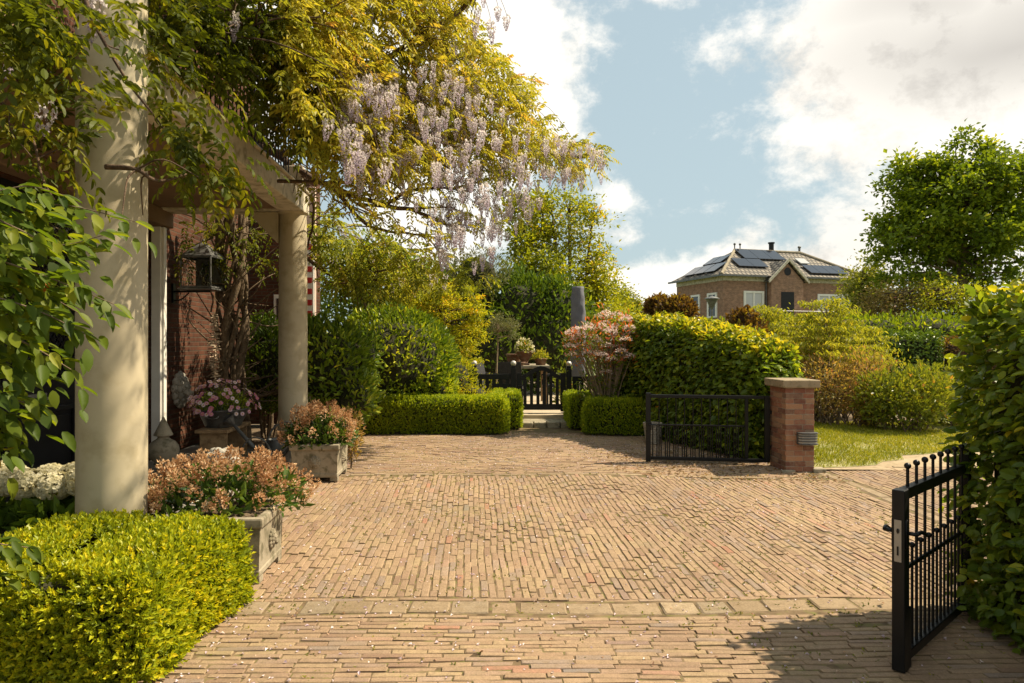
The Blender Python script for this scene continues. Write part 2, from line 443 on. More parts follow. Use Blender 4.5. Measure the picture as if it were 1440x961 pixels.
def hedge_core(name, path, width, parent, mat, z0=0.0, shrink=.8, p=.28):
    path = np.asarray(path, float).copy()
    # pull the ends in
    d0 = unit(path[1, :2] - path[0, :2])
    d1 = unit(path[-1, :2] - path[-2, :2])
    cut = min(.08, width * .15)
    path[0, :2] += d0 * cut
    path[-1, :2] -= d1 * cut
    tt = np.linspace(0, math.pi, 17)
    V = []
    for i in range(len(path)):
        d = unit(path[min(i + 1, len(path) - 1), :2] - path[max(i - 1, 0), :2])
        n2 = np.array([d[1], -d[0]])
        x = width / 2 * shrink * np.sign(np.cos(tt)) * np.abs(np.cos(tt)) ** p
        z = np.abs(np.sin(tt)) ** p * (path[i, 2] - width * .1 * 1) * (1 - (1 - shrink) * .25)
        V.append(np.stack([path[i, 0] + n2[0] * x, path[i, 1] + n2[1] * x, z0 + z], 1))
    k = len(tt)
    b = MB()
    for ring in V:
        b.v.extend(map(tuple, ring))
    for i in range(len(path) - 1):
        for j in range(k - 1):
            a = i * k + j
            b.f.append((a, a + 1, a + k + 1, a + k))
    b.f.append(tuple(range(k)))
    b.f.append(tuple(range((len(path) - 1) * k, len(path) * k))[::-1])
    return b.build(name, mat, parent, smooth=False)


class MB:
    def __init__(s):
        s.v = []
        s.f = []

    def _add(s, vs, fs):
        o = len(s.v)
        s.v.extend([tuple(map(float, p)) for p in vs])
        s.f.extend([tuple(i + o for i in q) for q in fs])
        return s

    def box(s, lo, hi, M4=None):
        x0, y0, z0 = lo
        x1, y1, z1 = hi
        vs = [(x0, y0, z0), (x1, y0, z0), (x1, y1, z0), (x0, y1, z0), (x0, y0, z1), (x1, y0, z1), (x1, y1, z1), (x0, y1, z1)]
        if M4 is not None:
            vs = [tuple(M4 @ Vector(q)) for q in vs]
        return s._add(vs, [(0, 3, 2, 1), (4, 5, 6, 7), (0, 1, 5, 4), (1, 2, 6, 5), (2, 3, 7, 6), (3, 0, 4, 7)])

    def obox(s, a, b, w, z0, z1):
        """box standing on the ground line a-b (xy), thickness w, from z0 to z1"""
        a = np.array(a[:2], float)
        b = np.array(b[:2], float)
        d = unit(b - a)
        n = np.array([d[1], -d[0]]) * w / 2
        q = [a - n, b - n, b + n, a + n]
        vs = [(p[0], p[1], z0) for p in q] + [(p[0], p[1], z1) for p in q]
        return s._add(vs, [(0, 3, 2, 1), (4, 5, 6, 7), (0, 1, 5, 4), (1, 2, 6, 5), (2, 3, 7, 6), (3, 0, 4, 7)])

    def tube(s, pts, rad, sides=7, cap=True):
        pts = [np.array(p, float) for p in pts]
        if not hasattr(rad, '__len__'):
            rad = [rad] * len(pts)
        vs = []
        ref = np.array([0.31, .22, .92])
        for i, p in enumerate(pts):
            d = unit(pts[min(i + 1, len(pts) - 1)] - pts[max(i - 1, 0)])
            r0 = ref if abs(d @ unit(ref)) < .95 else np.array([1., 0, 0])
            a = unit(np.cross(d, r0))
            b = np.cross(d, a)
            for k in range(sides):
                t = 2 * math.pi * k / sides
                vs.append(p + rad[i] * (a * math.cos(t) + b * math.sin(t)))
        fs = []
        for i in range(len(pts) - 1):
            for k in range(sides):
                k2 = (k + 1) % sides
                fs.append((i * sides + k, i * sides + k2, (i + 1) * sides + k2, (i + 1) * sides + k))
        if cap:
            fs.append(tuple(range(sides))[::-1])
            fs.append(tuple(range((len(pts) - 1) * sides, len(pts) * sides)))
        return s._add(vs, fs)

    def lathe(s, prof, c=(0, 0, 0), sides=24, sx=1, sy=1, cap=True):
        vs = []
        for r, z in prof:
            for k in range(sides):
                t = 2 * math.pi * k / sides
                vs.append((c[0] + r * sx * math.cos(t), c[1] + r * sy * math.sin(t), c[2] + z))
        fs = []
        for i in range(len(prof) - 1):
            for k in range(sides):
                k2 = (k + 1) % sides
                fs.append((i * sides + k, i * sides + k2, (i + 1) * sides + k2, (i + 1) * sides + k))
        if cap:
            fs.append(tuple(range(sides))[::-1])
            fs.append(tuple(range((len(prof) - 1) * sides, len(prof) * sides)))
        return s._add(vs, fs)

    def ball(s, c, r, seg=12, rings=8, M4=None):
        if not hasattr(r, '__len__'):
            r = (r, r, r)
        vs = []
        fs = []
        for i in range(rings + 1):
            ph = math.pi * i / rings
            for k in range(seg):
                t = 2 * math.pi * k / seg
                q = Vector((r[0] * math.sin(ph) * math.cos(t), r[1] * math.sin(ph) * math.sin(t), r[2] * math.cos(ph)))
                if M4 is not None:
                    q = M4.to_3x3() @ q
                vs.append((c[0] + q[0], c[1] + q[1], c[2] + q[2]))
        for i in range(rings):
            for k in range(seg):
                k2 = (k + 1) % seg
                fs.append((i * seg + k, (i + 1) * seg + k, (i + 1) * seg + k2, i * seg + k2))
        return s._add(vs, fs)

    def prism(s, poly, z0, z1):
        n = len(poly)
        vs = [(p[0], p[1], z0) for p in poly] + [(p[0], p[1], z1) for p in poly]
        fs = [tuple(range(n))[::-1], tuple(range(n, 2 * n))] + [(i, (i + 1) % n, (i + 1) % n + n, i + n) for i in range(n)]
        return s._add(vs, fs)

    def extr(s, poly3, vec):
        n = len(poly3)
        vec = np.array(vec, float)
        vs = [np.array(p, float) for p in poly3] + [np.array(p, float) + vec for p in poly3]
        fs = [tuple(range(n))[::-1], tuple(range(n, 2 * n))] + [(i, (i + 1) % n, (i + 1) % n + n, i + n) for i in range(n)]
        return s._add(vs, fs)

    def build(s, name, mat, parent=None, smooth=False, bevel=0, uv=False, disp=0, dfreq=8):
        me = bpy.data.meshes.new(name)
        V = s.v
        if disp:
            A = np.array(V)
            A = A + np.stack([noise3(A, dfreq, 6, 0), noise3(A, dfreq, 6, 5), noise3(A, dfreq, 6, 9)], 1) * disp
            V = A.tolist()
        me.from_pydata(V, [], s.f)
        me.update()
        if uv:
            l = me.uv_layers.new(name='UVMap')
            co = [v.co for v in me.vertices]
            for p in me.polygons:
                n = p.normal
                ax = max(range(3), key=lambda i: abs(n[i]))
                for li in p.loop_indices:
                    c = co[me.loops[li].vertex_index]
                    l.data[li].uv = (c.y, c.z) if ax == 0 else ((c.x, c.z) if ax == 1 else (c.x, c.y))
        if smooth:
            me.polygons.foreach_set('use_smooth', [True] * len(me.polygons))
        me.materials.append(mat)
        o = bpy.data.objects.new(name, me)
        C.objects.link(o)
        if parent is not None:
            o.parent = parent
        if bevel:
            md = o.modifiers.new('bevel', 'BEVEL')
            md.width = bevel
            md.segments = 2
            md.limit_method = 'ANGLE'
            md.angle_limit = R(40)
        return o


def tag(o, label=None, category=None, group=None, kind=None):
    for k, x in (('label', label), ('category', category), ('group', group), ('kind', kind)):
        if x:
            o[k] = x
    return o


def thing(name, label, category, loc=(0, 0, 0), rz=0.0, group=None):
    o = bpy.data.objects.new(name, None)
    C.objects.link(o)
    o.location = loc
    o.rotation_euler = (0, 0, rz)
    o.empty_display_size = .1
    return tag(o, label, category, group)


def copy_tree(o, parent=None):
    c = o.copy()
    C.objects.link(c)
    if parent is not None:
        c.parent = parent
    for ch in [x for x in o.children]:
        copy_tree(ch, c)
    return c


def smooth_path(pts, n=8):
    """catmull-rom through points"""
    P = [np.array(p, float) for p in pts]
    P = [2 * P[0] - P[1]] + P + [2 * P[-1] - P[-2]]
    out = []
    for i in range(1, len(P) - 2):
        for k in range(n):
            t = k / n
            a, b, c, d = P[i - 1], P[i], P[i + 1], P[i + 2]
            out.append(.5 * ((2 * b) + (-a + c) * t + (2 * a - 5 * b + 4 * c - d) * t * t + (-a + 3 * b - 3 * c + d) * t ** 3))
    out.append(P[-2])
    return out


# ------------------------------------------------------------------ camera, sun, world
cam_d = bpy.data.cameras.new('camera')
cam_d.sensor_width = 36
cam_d.lens = F / 1440 * 36
cam_d.clip_end = 3000
cam_d.clip_start = .05
cam = bpy.data.objects.new('camera', cam_d)
C.objects.link(cam)
cam.location = (0, 0, H)
cam.rotation_euler = (R(90), 0, 0)
sc = bpy.context.scene
sc.camera = cam
sc.view_settings.view_transform = 'Standard'
sc.view_settings.look = 'None'
sc.view_settings.exposure = 1.0
sc.view_settings.gamma = 1

SUN_EL, SUN_AZ = 51.0, 14.0     # azimuth measured from +X towards +Y
sv = Vector((math.cos(R(SUN_AZ)) * math.cos(R(SUN_EL)), math.sin(R(SUN_AZ)) * math.cos(R(SUN_EL)), math.sin(R(SUN_EL))))
sun_d = bpy.data.lights.new('sun', 'SUN')
sun_d.energy = 4.6
sun_d.angle = R(.55)
sun_d.color = (1.0, .86, .64)
sun = bpy.data.objects.new('sun', sun_d)
C.objects.link(sun)
sun.rotation_euler = sv.to_track_quat('Z', 'Y').to_euler()
sun.location = (20, 12, 30)

w = bpy.data.worlds.new('World')
sc.world = w
w.use_nodes = True
nt = w.node_tree
bg = nt.nodes['Background']
sky = nt.nodes.new('ShaderNodeTexSky')
sky.sky_type = 'NISHITA'
sky.sun_disc = False
sky.sun_elevation = R(SUN_EL)
sky.sun_rotation = R(90 - SUN_AZ)
sky.dust_density = 1.5
sky.ozone_density = 1.0
bg.inputs['Strength'].default_value = .085
tc = nt.nodes.new('ShaderNodeTexCoord')
DIR = tc.outputs['Generated']


def vm(op, a, b=None):
    n = nt.nodes.new('ShaderNodeVectorMath')
    n.operation = op
    for i, x in enumerate((a, b)):
        if x is None:
            continue
        if hasattr(x, 'links'):
            nt.links.new(x, n.inputs[i])
        else:
            n.inputs[i].default_value = x
    return n


def mt(op, a, b=None, c=None, clamp=False):
    n = nt.nodes.new('ShaderNodeMath')
    n.operation = op
    n.use_clamp = clamp
    for i, x in enumerate((a, b, c)):
        if x is None:
            continue
        if hasattr(x, 'links'):
            nt.links.new(x, n.inputs[i])
        else:
            n.inputs[i].default_value = x
    return n.outputs[0]


def sky_noise(vec, scale, detail, rough, dist=0.0):
    n = nt.nodes.new('ShaderNodeTexNoise')
    n.inputs['Scale'].default_value = scale
    n.inputs['Detail'].default_value = detail
    n.inputs['Roughness'].default_value = rough
    n.inputs['Distortion'].default_value = dist
    nt.links.new(vec, n.inputs['Vector'])
    return n.outputs['Fac']


# cloud masses as soft ellipses in direction space (centre direction, half sizes in radians)
def blob(px, py, rx, ry, gain=1.0, soft=1.0):
    d = Vector(((px - CX) / F, 1, (CY - py) / F)).normalized()
    s = vm('SUBTRACT', WARP, tuple(d))
    s = vm('MULTIPLY', s.outputs[0], (F / rx, F / (rx + ry) * 1.2, F / ry))
    l = vm('LENGTH', s.outputs[0])
    v = mt('SUBTRACT', 1.0, l.outputs['Value'], clamp=True)
    return mt('MULTIPLY', v, gain)


wn = nt.nodes.new('ShaderNodeTexNoise')
wn.inputs['Scale'].default_value = 5
wn.inputs['Detail'].default_value = 3
nt.links.new(DIR, wn.inputs['Vector'])
wv = vm('SUBTRACT', wn.outputs['Color'], (.5, .5, .5))
wv = vm('MULTIPLY', wv.outputs[0], (.16, .16, .10))
WARP = vm('ADD', DIR, wv.outputs[0]).outputs[0]
BL = [(715, 60, 190, 220, 1.05), (660, 160, 190, 150, 1.15), (800, 180, 120, 170, .40), (1420, 80, 350, 180, 1.35), (1330, 160, 300, 105, 1.05), (1440, 250, 260, 150, 1.1), (1220, 70, 140, 110, .55),
      (1370, 330, 200, 90, .8), (1100, 160, 110, 50, .4), (868, 270, 52, 46, .9), (868, 322, 56, 36, .75), (890, 400, 110, 60, 1.15), (1040, 352, 90, 44, .85), (1190, 375, 190, 56, .85), (950, 380, 110, 36, .7), (620, 310, 190, 140, 1.1),
      (930, -4, 90, 40, .55), (905, 110, 60, 110, .34), (300, 100, 300, 200, 1.2), (1800, 100, 400, 340, 1.2)]
acc = None
for b_ in BL:
    x = blob(*b_)
    acc = x if acc is None else mt('MAXIMUM', acc, x)
def cloud_noise(vec):
    st = vm('MULTIPLY', vec, (1.0, 1.0, 1.35)).outputs[0]
    a_ = sky_noise(st, 3.6, 3, .5, .0)
    b_ = sky_noise(st, 10.0, 13, .66, .1)
    return mt('ADD', mt('MULTIPLY', a_, .42), mt('MULTIPLY', b_, .58))


fine = cloud_noise(DIR)
# clouds elsewhere (behind the camera) from broad noise
broad = sky_noise(DIR, 2.2, 3, .5)
sep = nt.nodes.new('ShaderNodeSeparateXYZ')
nt.links.new(DIR, sep.inputs[0])
behind = mt('MULTIPLY_ADD', sep.outputs['Y'], -3.0, .6, clamp=True)
acc = mt('MAXIMUM', acc, mt('MULTIPLY', behind, mt('MULTIPLY_ADD', broad, 2.4, -.9, clamp=True)))
dens = mt('ADD', acc, mt('MULTIPLY_ADD', fine, 3.0, -1.5))
mask = nt.nodes.new('ShaderNodeMapRange')
mask.interpolation_type = 'SMOOTHSTEP'
nt.links.new(dens, mask.inputs['Value'])
mask.inputs['From Min'].default_value = .18
mask.inputs['From Max'].default_value = .66
# cloud self shading: compare density with a copy shifted towards the sun
sh_dir = vm('ADD', DIR, (sv.x * .035, sv.y * .0, sv.z * .05))
fine2 = cloud_noise(sh_dir.outputs[0])
grey = sky_noise(DIR, 3.0, 4, .5, .1)
dsh = mt('SUBTRACT', fine, fine2)
shade = mt('ADD', mt('MULTIPLY', dsh, 3.2), mt('MULTIPLY_ADD', grey, -1.1, 1.5), clamp=True)
# the grey sheet high up and greyer undersides low down on the right
gs = mt('MAXIMUM', blob(1430, 45, 330, 90, 1.6), blob(1300, 5, 200, 60, 1.2))
gs = mt('MAXIMUM', gs, mt('MULTIPLY', blob(1250, 335, 260, 110, 1.2), .55))
shade = mt('SUBTRACT', shade, mt('MULTIPLY', gs, .6), clamp=True)
crp = ramp(nt, [(0, (.56, .535, .50)), (.35, (.71, .68, .63)), (.7, (.90, .865, .80)), (1, (1, .965, .90))])
nt.links.new(shade, crp.inputs[0])
cl = vm('MULTIPLY', crp.outputs[0], (7.1, 7.05, 6.95)).outputs[0]
# thin veil that whitens the blue, stronger near the horizon
veil = mt('SUBTRACT', .9, mt('MULTIPLY', sep.outputs['Z'], .22), clamp=True)
skyc = mixc(nt, sky.outputs[0], (3.1, 3.85, 3.98), veil)
fin = mixc(nt, skyc, cl, mask.outputs[0])
nt.links.new(fin, bg.inputs['Color'])


# ------------------------------------------------------------------ house frame (axis along the portico)
HA = math.atan(.0572)
AX = np.array([-math.sin(HA), math.cos(HA), 0])      # along the house, away from the camera
AN = np.array([math.cos(HA), math.sin(HA), 0])       # out of the house, towards the court
HO = np.array([-2.80, 8.73, 0])                      # foot of the far column


def hp(a, n, z=0):
    """point: a metres along the house from the far column, n metres out from the column line"""
    return HO + AX * a + AN * n + np.array([0, 0, z])


def gz(x, y):
    """gentle waviness of the old paving"""
    return .010 * np.sin(x * 1.3 + .7) * np.sin(y * .9 + .3) + .006 * np.sin(x * 3.1 + y * 2.3) + .004 * np.sin(y * 4.7 - x * 1.9)


# ------------------------------------------------------------------ ground, paving
def sheet(name, poly, z, mat, kind='structure'):
    b = MB()
    b._add([(p[0], p[1], z) for p in poly], [tuple(range(len(poly)))])
    return tag(b.build(name, mat), kind=kind)


sheet('ground', [(-900, -300), (900, -300), (900, 1500), (-900, 1500)], -.06, M['field'])
sheet('garden_soil', [(-14, -6), (3.9, -6), (4.0, 8.3), (8, 13), (8, 30), (-14, 30)], -.045, M['soil'])


def grid_sheet(name, x0, x1, y0, y1, mat, dz, step=.12):
    nx = int((x1 - x0) / step) + 1
    ny = int((y1 - y0) / step) + 1
    X, Y = np.meshgrid(np.linspace(x0, x1, nx), np.linspace(y0, y1, ny))
    V = np.stack([X.ravel(), Y.ravel(), gz(X, Y).ravel() + dz], 1)
    i = np.arange(ny - 1)[:, None] * nx + np.arange(nx - 1)[None]
    f = np.stack([i, i + 1, i + nx + 1, i + nx], -1).reshape(-1, 4)
    return tag(mesh_np(name, V, f, mat, None, None, True), kind='structure')


grid_sheet('joint_bed', -3.6, 3.72, .3, 12.6, M['joint'], -.0048, .08)
grid_sheet('side_joint_bed', 3.721, 6.6, .3, 8.22, M['sand'], -.0055, .1)


def pave_arrays(org, ang, u0, u1, v0, v1, bl, bw, gap, keep, wob=.016, lj=.13, ht=.0016, tilt=.009, chamfer=.0038, shift=None, start=None):
    """rows of bricks along u"""
    ca, sa = math.cos(ang), math.sin(ang)
    cu, cv, hl, hw = [], [], [], []
    nrow = int((v1 - v0) / (bw + gap))
    for r in range(nrow):
        v = v0 + (r + .5) * (bw + gap)
        u = u0 - rng.uniform(0, bl)
        first = start is not None
        if first:
            u = start(v)
        while u < u1:
            L = bl * np.clip(rng.normal(1, lj), .55, 1.3)
            if first:
                L *= 1 if r % 2 else .55
                first = False
            cu.append(u + L / 2)
            cv.append(v)
            hl.append(L / 2)
            hw.append(bw / 2 * rng.uniform(.9, 1.06))
            u += L + gap * rng.uniform(.7, 1.6)
    cu, cv, hl, hw = map(np.array, (cu, cv, hl, hw))
    cv = cv + wob * (np.sin(cu * 1.7 + cv * .8) + .6 * np.sin(cu * 4.1 - cv * 2.2)) + rng.normal(0, .0022, len(cu))
    if shift is not None:
        cv = cv + shift(cu)
    x = org[0] + cu * ca - cv * sa
    y = org[1] + cu * sa + cv * ca
    k = keep(x, y)
    x, y, hl, hw = x[k], y[k], hl[k], hw[k]
    n = len(x)
    a = ang + rng.normal(0, .013, n)
    z = gz(x, y) + rng.normal(0, ht, n)
    tx = rng.normal(0, tilt, n)
    ty = rng.normal(0, tilt, n)
    T = np.array([(-1, -1), (1, -1), (1, 1), (-1, 1)], float)
    V = np.zeros((n, 12, 3))
    c, s = np.cos(a), np.sin(a)
    for lev, (ins, dz) in enumerate(((chamfer, 0), (0, -chamfer * .8), (0, -.05))):
        jit = rng.normal(0, .0022, (n, 4, 2)) * (lev < 2)
        for q in range(4):
            lu = T[q, 0] * (hl - ins) + jit[:, q, 0]
            lv = T[q, 1] * (hw - ins) + jit[:, q, 1]
            V[:, lev * 4 + q, 0] = x + lu * c - lv * s
            V[:, lev * 4 + q, 1] = y + lu * s + lv * c
            V[:, lev * 4 + q, 2] = z + dz + tx * lu + ty * lv
    Fq = [(0, 1, 2, 3)]
    for l in (0, 4):
        for q in range(4):
            q2 = (q + 1) % 4
            Fq.append((l + 4 + q, l + 4 + q2, l + q2, l + q))
    faces = (np.arange(n)[:, None, None] * 12 + np.array(Fq)[None]).reshape(-1, 4)
    pv = np.clip(rng.uniform(0, 1, n), 0, 1)
    return V.reshape(-1, 3), faces, np.repeat(pv, 12)


def zone_line(y0, slope):
    return lambda x: y0 + slope * x


YA = lambda x: 3.86 + .012 * x          # centre of the pale cobble band
YB = lambda x: 7.72 - .075 * (x - .5) * (x > .5)   # far edge of the court
parts = []
# foreground: courses across
parts.append(pave_arrays((0, 0), .012, -3.0, 6.4, .6, 3.762, .19, .0395, .006, lambda x, y: (x > -3) & (x < 6.2) & (y < YA(x) - .10) & (x > -1.75 - .0 * y)))
# one course either side of the cobbles
parts.append(pave_arrays((0, 3.86), .012, -2.4, 6.4, .096, .1435, .2, .041, .006, lambda x, y: (x > -2.2) & (x < 5)))
# the court: courses running away, parallel with the house
parts.append(pave_arrays((0, 0), math.pi / 2 + HA * .95, 3.6, 8.6, -4.0, 3.1, .182, .0425, .0065,
                         lambda x, y: (y > YA(x) + .12) & (y < YB(x) - .09) & (x < 3.50) & (x > -2.75), wob=.011, start=lambda v: 3.86 + .012 * (-v - .2) + .150 + .0544 * v))
# pale border course across the far edge
parts_far = pave_arrays((0, 0), math.pi, -5, 5, -7.765, -7.675, .3, .075, .01, lambda x, y: (x > -2.4) & (x < 3.5))
b_n = 0
# far zone: courses across again
parts.append(pave_arrays((0, 0), -.02, -3.2, 4.2, 7.5, 11.4, .19, .042, .0065, lambda x, y: (y > YB(x) + .05) & (y < 11.25) & (x > -2.9) & (x < 3.2 + .1 * (y < 8.2))))
pv_ = cat(parts)
tag(mesh_np('driveway', pv_[0], pv_[1], M['paver'], None, pv_[2]), kind='structure')
# side path east of the stone kerb
sp = pave_arrays((0, 0), math.pi / 2 + HA, 2.6, 9.5, -7.5, -2.5, .19, .043, .007, lambda x, y: (x > 3.68) & (x < 6.6) & (y > 3.2) & (y < 8.08))
tag(mesh_np('side_path', sp[0], sp[1], M['paver'], None, sp[2]), kind='structure')
# pale cobble band and kerb stones
cb = [pave_arrays((0, 3.86), .012, -2.0, 5.2, -.0875, .0885, .205, .165, .010, lambda x, y: (x > -1.8) & (x < 5), wob=.004, lj=.22, chamfer=.008, ht=.002, tilt=.012),
      pave_arrays((3.59, 0), math.pi / 2, 3.9, 8.1, -.055, .065, .3, .105, .012, lambda x, y: y > 3.95, wob=.006, lj=.25, chamfer=.008),
      parts_far,
      pave_arrays((3.6, 8.14), 0, .1, 3.2, -.05, .05, .8, .06, .01, lambda x, y: x > 3.6, wob=.004)]
# follow the bend of the far edge for the border course
Vf, ff, vf = cb[2]
Vf[:, 1] += YB(Vf[:, 0]) - 7.72
cb_ = cat(cb)
tag(mesh_np('kerb_stones', cb_[0], cb_[1], M['cobble'], None, cb_[2]), kind='structure')
# porch floor
b = MB()
for i in range(-7, 1):
    for j in range(3):
        a0, n0 = i * .8 + .35, -1.72 + j * .52
        q = [hp(a0 + .004, n0 + .004), hp(a0 + .796, n0 + .004), hp(a0 + .796, n0 + .516), hp(a0 + .004, n0 + .516)]
        b.prism(q[::-1], -.05, .015 + random.uniform(-.002, .002))
tag(b.build('porch_floor', M['tile_grey'], bevel=.004), kind='structure')

# terrace behind the little gate, with its stone step
b = MB()
b.box((-1.2, 12.62, -.05), (2.2, 18, .14))
tag(b.build('garden_terrace', noisy('terrace_slab', (.36, .29, .2), (.46, .38, .27), 4, .9, .3, scale2=20)), kind='structure')
b = MB()
x = .17
for k in range(5):
    wd = random.uniform(.18, .24)
    b.box((x, 12.0 + random.uniform(-.015, .015), -.03), (x + wd - .015, 12.2, .085 + random.uniform(-.01, .01)))
    x += wd
b.box((.16, 12.205, -.03), (1.24, 12.62, .075))
tag(b.build('stone_step', M['stone'], bevel=.018), kind='structure')

# verge: sandy ground, lawn, grass
sheet('sandy_verge', [(3.55, 8.0), (12, 7.6), (14, 9.6), (8, 9.4), (3.6, 9.1)], .004, M['sand'])
lawn_poly = [(3.5, 8.06), (4.0, 8.12), (4.4, 8.25), (4.62, 8.5), (4.95, 8.62), (5.1, 8.95), (5.5, 9.05), (5.9, 9.3), (6.5, 9.2), (7.1, 9.42), (7.8, 9.35), (8.6, 9.5), (12, 9.6), (13, 12.5), (3.3, 12.8)]
sheet('lawn', lawn_poly, .008, M['lawn_soil'])


def in_poly(x, y, poly):
    c = np.zeros(len(x), bool)
    j = len(poly) - 1
    for i in range(len(poly)):
        xi, yi = poly[i]
        xj, yj = poly[j]
        c ^= ((yi > y) != (yj > y)) & (x < (xj - xi) * (y - yi) / (yj - yi + 1e-12) + xi)
        j = i
    return c


n = 90000
gx = rng.uniform(3.3, 10, n)
gy = rng.uniform(8.0, 12.6, n)
Pg = np.stack([gx, gy, np.zeros(n)], 1)
k = in_poly(gx, gy, lawn_poly) & (noise3(Pg, 2.2) + rng.normal(0, .35, n) + np.clip((gy - 8.6) * .8, -.6, .5) + np.clip((gx - 5.0) * -.3, -.6, 0) * (gy < 9.8) > -.25)
Pg = Pg[k]
n = len(Pg)
D = rng.normal(0, .45, (n, 3)) + np.array([0, 0, 1.0])
leaves('grass', Pg, D, rnd_dirs(n), rng.uniform(.025, .06, n), .006, vval(Pg, 1.5, .3, .5, .2), M['grass'], hexa=False)
bpy.data.objects['grass']['kind'] = 'stuff'

# weeds and moss in the joints, fallen petals, dry leaves
n = 8500
mx_ = rng.uniform(-2.3, 3.5, n)
my_ = 1.5 + 9.8 * rng.uniform(0, 1, n) ** .9
Pm = np.stack([mx_, my_, gz(mx_, my_) - .004], 1)
k = noise3(Pm, 2.6) + rng.normal(0, .4, n) > .1
Pm = np.repeat(Pm[k], 4, 0) + rng.normal(0, .007, (k.sum() * 4, 3)) * np.array([1, 1, .1])
n = len(Pm)
leaves('joint_weeds', Pm, rng.normal(0, 1, (n, 3)) * np.array([1, 1, .3]) + np.array([0, 0, .6]), rnd_dirs(n) * .4 + np.array([0, 0, 1]), rng.uniform(.008, .024, n), .009, rng.uniform(0, 1, n), M['moss'], hexa=False)
bpy.data.objects['joint_weeds']['kind'] = 'stuff'
n = 9000
px_ = rng.uniform(-2.4, 3.6, n)
py_ = 1.6 + 9.5 * rng.uniform(0, 1, n)
Pp = np.stack([px_, py_, gz(px_, py_) + .004], 1)
wgt = noise3(Pp, 1.6) * .5 + rng.normal(0, .45, n) + .35 * np.exp(-((px_ + .2) / 1.6) ** 2) + .7 * np.exp(-((px_ + 1.55) / .3) ** 2) * (py_ < 4.2) + .5 * (py_ > 8)
k = wgt > .28
Pp = Pp[k]
n = len(Pp)
leaves('fallen_petals', Pp, rnd_dirs(n) * np.array([1, 1, .2]), rnd_dirs(n) * .45 + np.array([0, 0, 1]), rng.uniform(.009, .026, n), rng.uniform(.008, .019, n), rng.uniform(0, 1, n), M['petal'], hexa=False, fold=.3)
bpy.data.objects['fallen_petals']['kind'] = 'stuff'
n = 2600
px_ = rng.uniform(1.2, 3.6, n)
py_ = rng.uniform(7.2, 9.2, n)
k = (py_ > 7.75 - .3 * (px_ - 1.2)) & (rng.uniform(0, 1, n) < .5)
px_, py_ = px_[k], py_[k]
n = len(px_)
leaves('fallen_leaves', np.stack([px_, py_, gz(px_, py_) + .006], 1), rnd_dirs(n) * np.array([1, 1, .25]), rnd_dirs(n) * .5 + np.array([0, 0, 1]), rng.uniform(.02, .05, n), rng.uniform(.015, .03, n), rng.uniform(0, 1, n), M['dead'])
bpy.data.objects['fallen_leaves']['kind'] = 'stuff'

# ------------------------------------------------------------------ the house with its portico
house = thing('brick_house', 'dark red brick house with a pillared porch, black door and balcony under the wisteria', 'house', tuple(hp(-2, -1.75)))
HL = Vector(house.location)


def hbuild(b, name, mat, parent=None, **kw):
    """build world-space geometry as a part of the house (its empty stands at HL)"""
    b.v = [(p[0] - HL.x, p[1] - HL.y, p[2] - HL.z) for p in b.v]
    return b.build(name, mat, parent or house, **kw)


def hbox(b, a0, a1, n0, n1, z0, z1):
    q = [hp(a0, n0), hp(a1, n0), hp(a1, n1), hp(a0, n1)]
    return b.prism([(p[0], p[1]) for p in q][::-1], z0, z1)


SOF = 3.17
DA0, DA1 = -3.6, -.02     # door opening along the wall
b = MB()
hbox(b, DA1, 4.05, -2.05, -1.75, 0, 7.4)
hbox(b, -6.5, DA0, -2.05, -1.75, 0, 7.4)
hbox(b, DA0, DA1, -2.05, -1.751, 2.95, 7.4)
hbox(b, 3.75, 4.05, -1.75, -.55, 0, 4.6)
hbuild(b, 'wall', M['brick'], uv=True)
# door leaf and surround
b = MB()
hbox(b, DA0, DA1, -1.92, -1.86, .03, 2.95)
door = hbuild(b, 'door', M['wood_black'])
b = MB()
for (a0, a1) in ((-3.5, -2.72), (-2.6, -1.5), (-1.34, -.24)):
    for (z0, z1) in ((.16, .86),):
        hbox(b, a0, a0 + .05, -1.86, -1.825, z0, z1)
        hbox(b, a1 - .05, a1, -1.86, -1.825, z0, z1)
        hbox(b, a0 + .05, a1 - .05, -1.86, -1.825, z0, z0 + .05)
        hbox(b, a0 + .05, a1 - .05, -1.86, -1.825, z1 - .05, z1)
        hbox(b, a0 + .12, a1 - .12, -1.86, -1.84, z0 + .1, z1 - .1)
hbuild(b, 'moulding', M['wood_black'], door, bevel=.008)
b = MB()
for (a0, a1) in ((-3.5, -2.72), (-2.6, -1.5), (-1.34, -.24)):
    hbox(b, a0, a1, -1.858, -1.85, 1.12, 2.7)
hbuild(b, 'pane', M['glass'], door)
b = MB()
for (a0, a1) in ((-3.5, -2.72), (-2.6, -1.5), (-1.34, -.24)):
    k_ = np.arange(-1.6, 1.2, .11)
    for sgn in (1, -1):
        for s_ in k_:
            # diagonal lattice clipped to the light
            t0, t1 = 0.0, a1 - a0
            z_a = 1.12 + s_ if sgn > 0 else 2.7 - s_
            seg = []
            for t in (t0, t1):
                seg.append((t, z_a + sgn * t))
            (ta, za), (tb, zb) = seg
            def clip(ta, za, tb, zb, lo, hi):
                d = (zb - za)
                tt = [0.0, 1.0]
                for lim in (lo, hi):
                    u = (lim - za) / d
                    if 0 < u < 1:
                        if (za < lo or za > hi) and ((za < lo) == (lim == lo)):
                            tt[0] = u
                        else:
                            tt[1] = u
                if max(za, zb) < lo or min(za, zb) > hi:
                    return None
                return tt
            tt = clip(ta, za, tb, zb, 1.13, 2.69)
            if tt is None or tt[1] - tt[0] < .02:
                continue
            p = [hp(a0 + ta + (tb - ta) * q, -1.84, za + (zb - za) * q) for q in tt]
            b.tube(p, .006, 5)
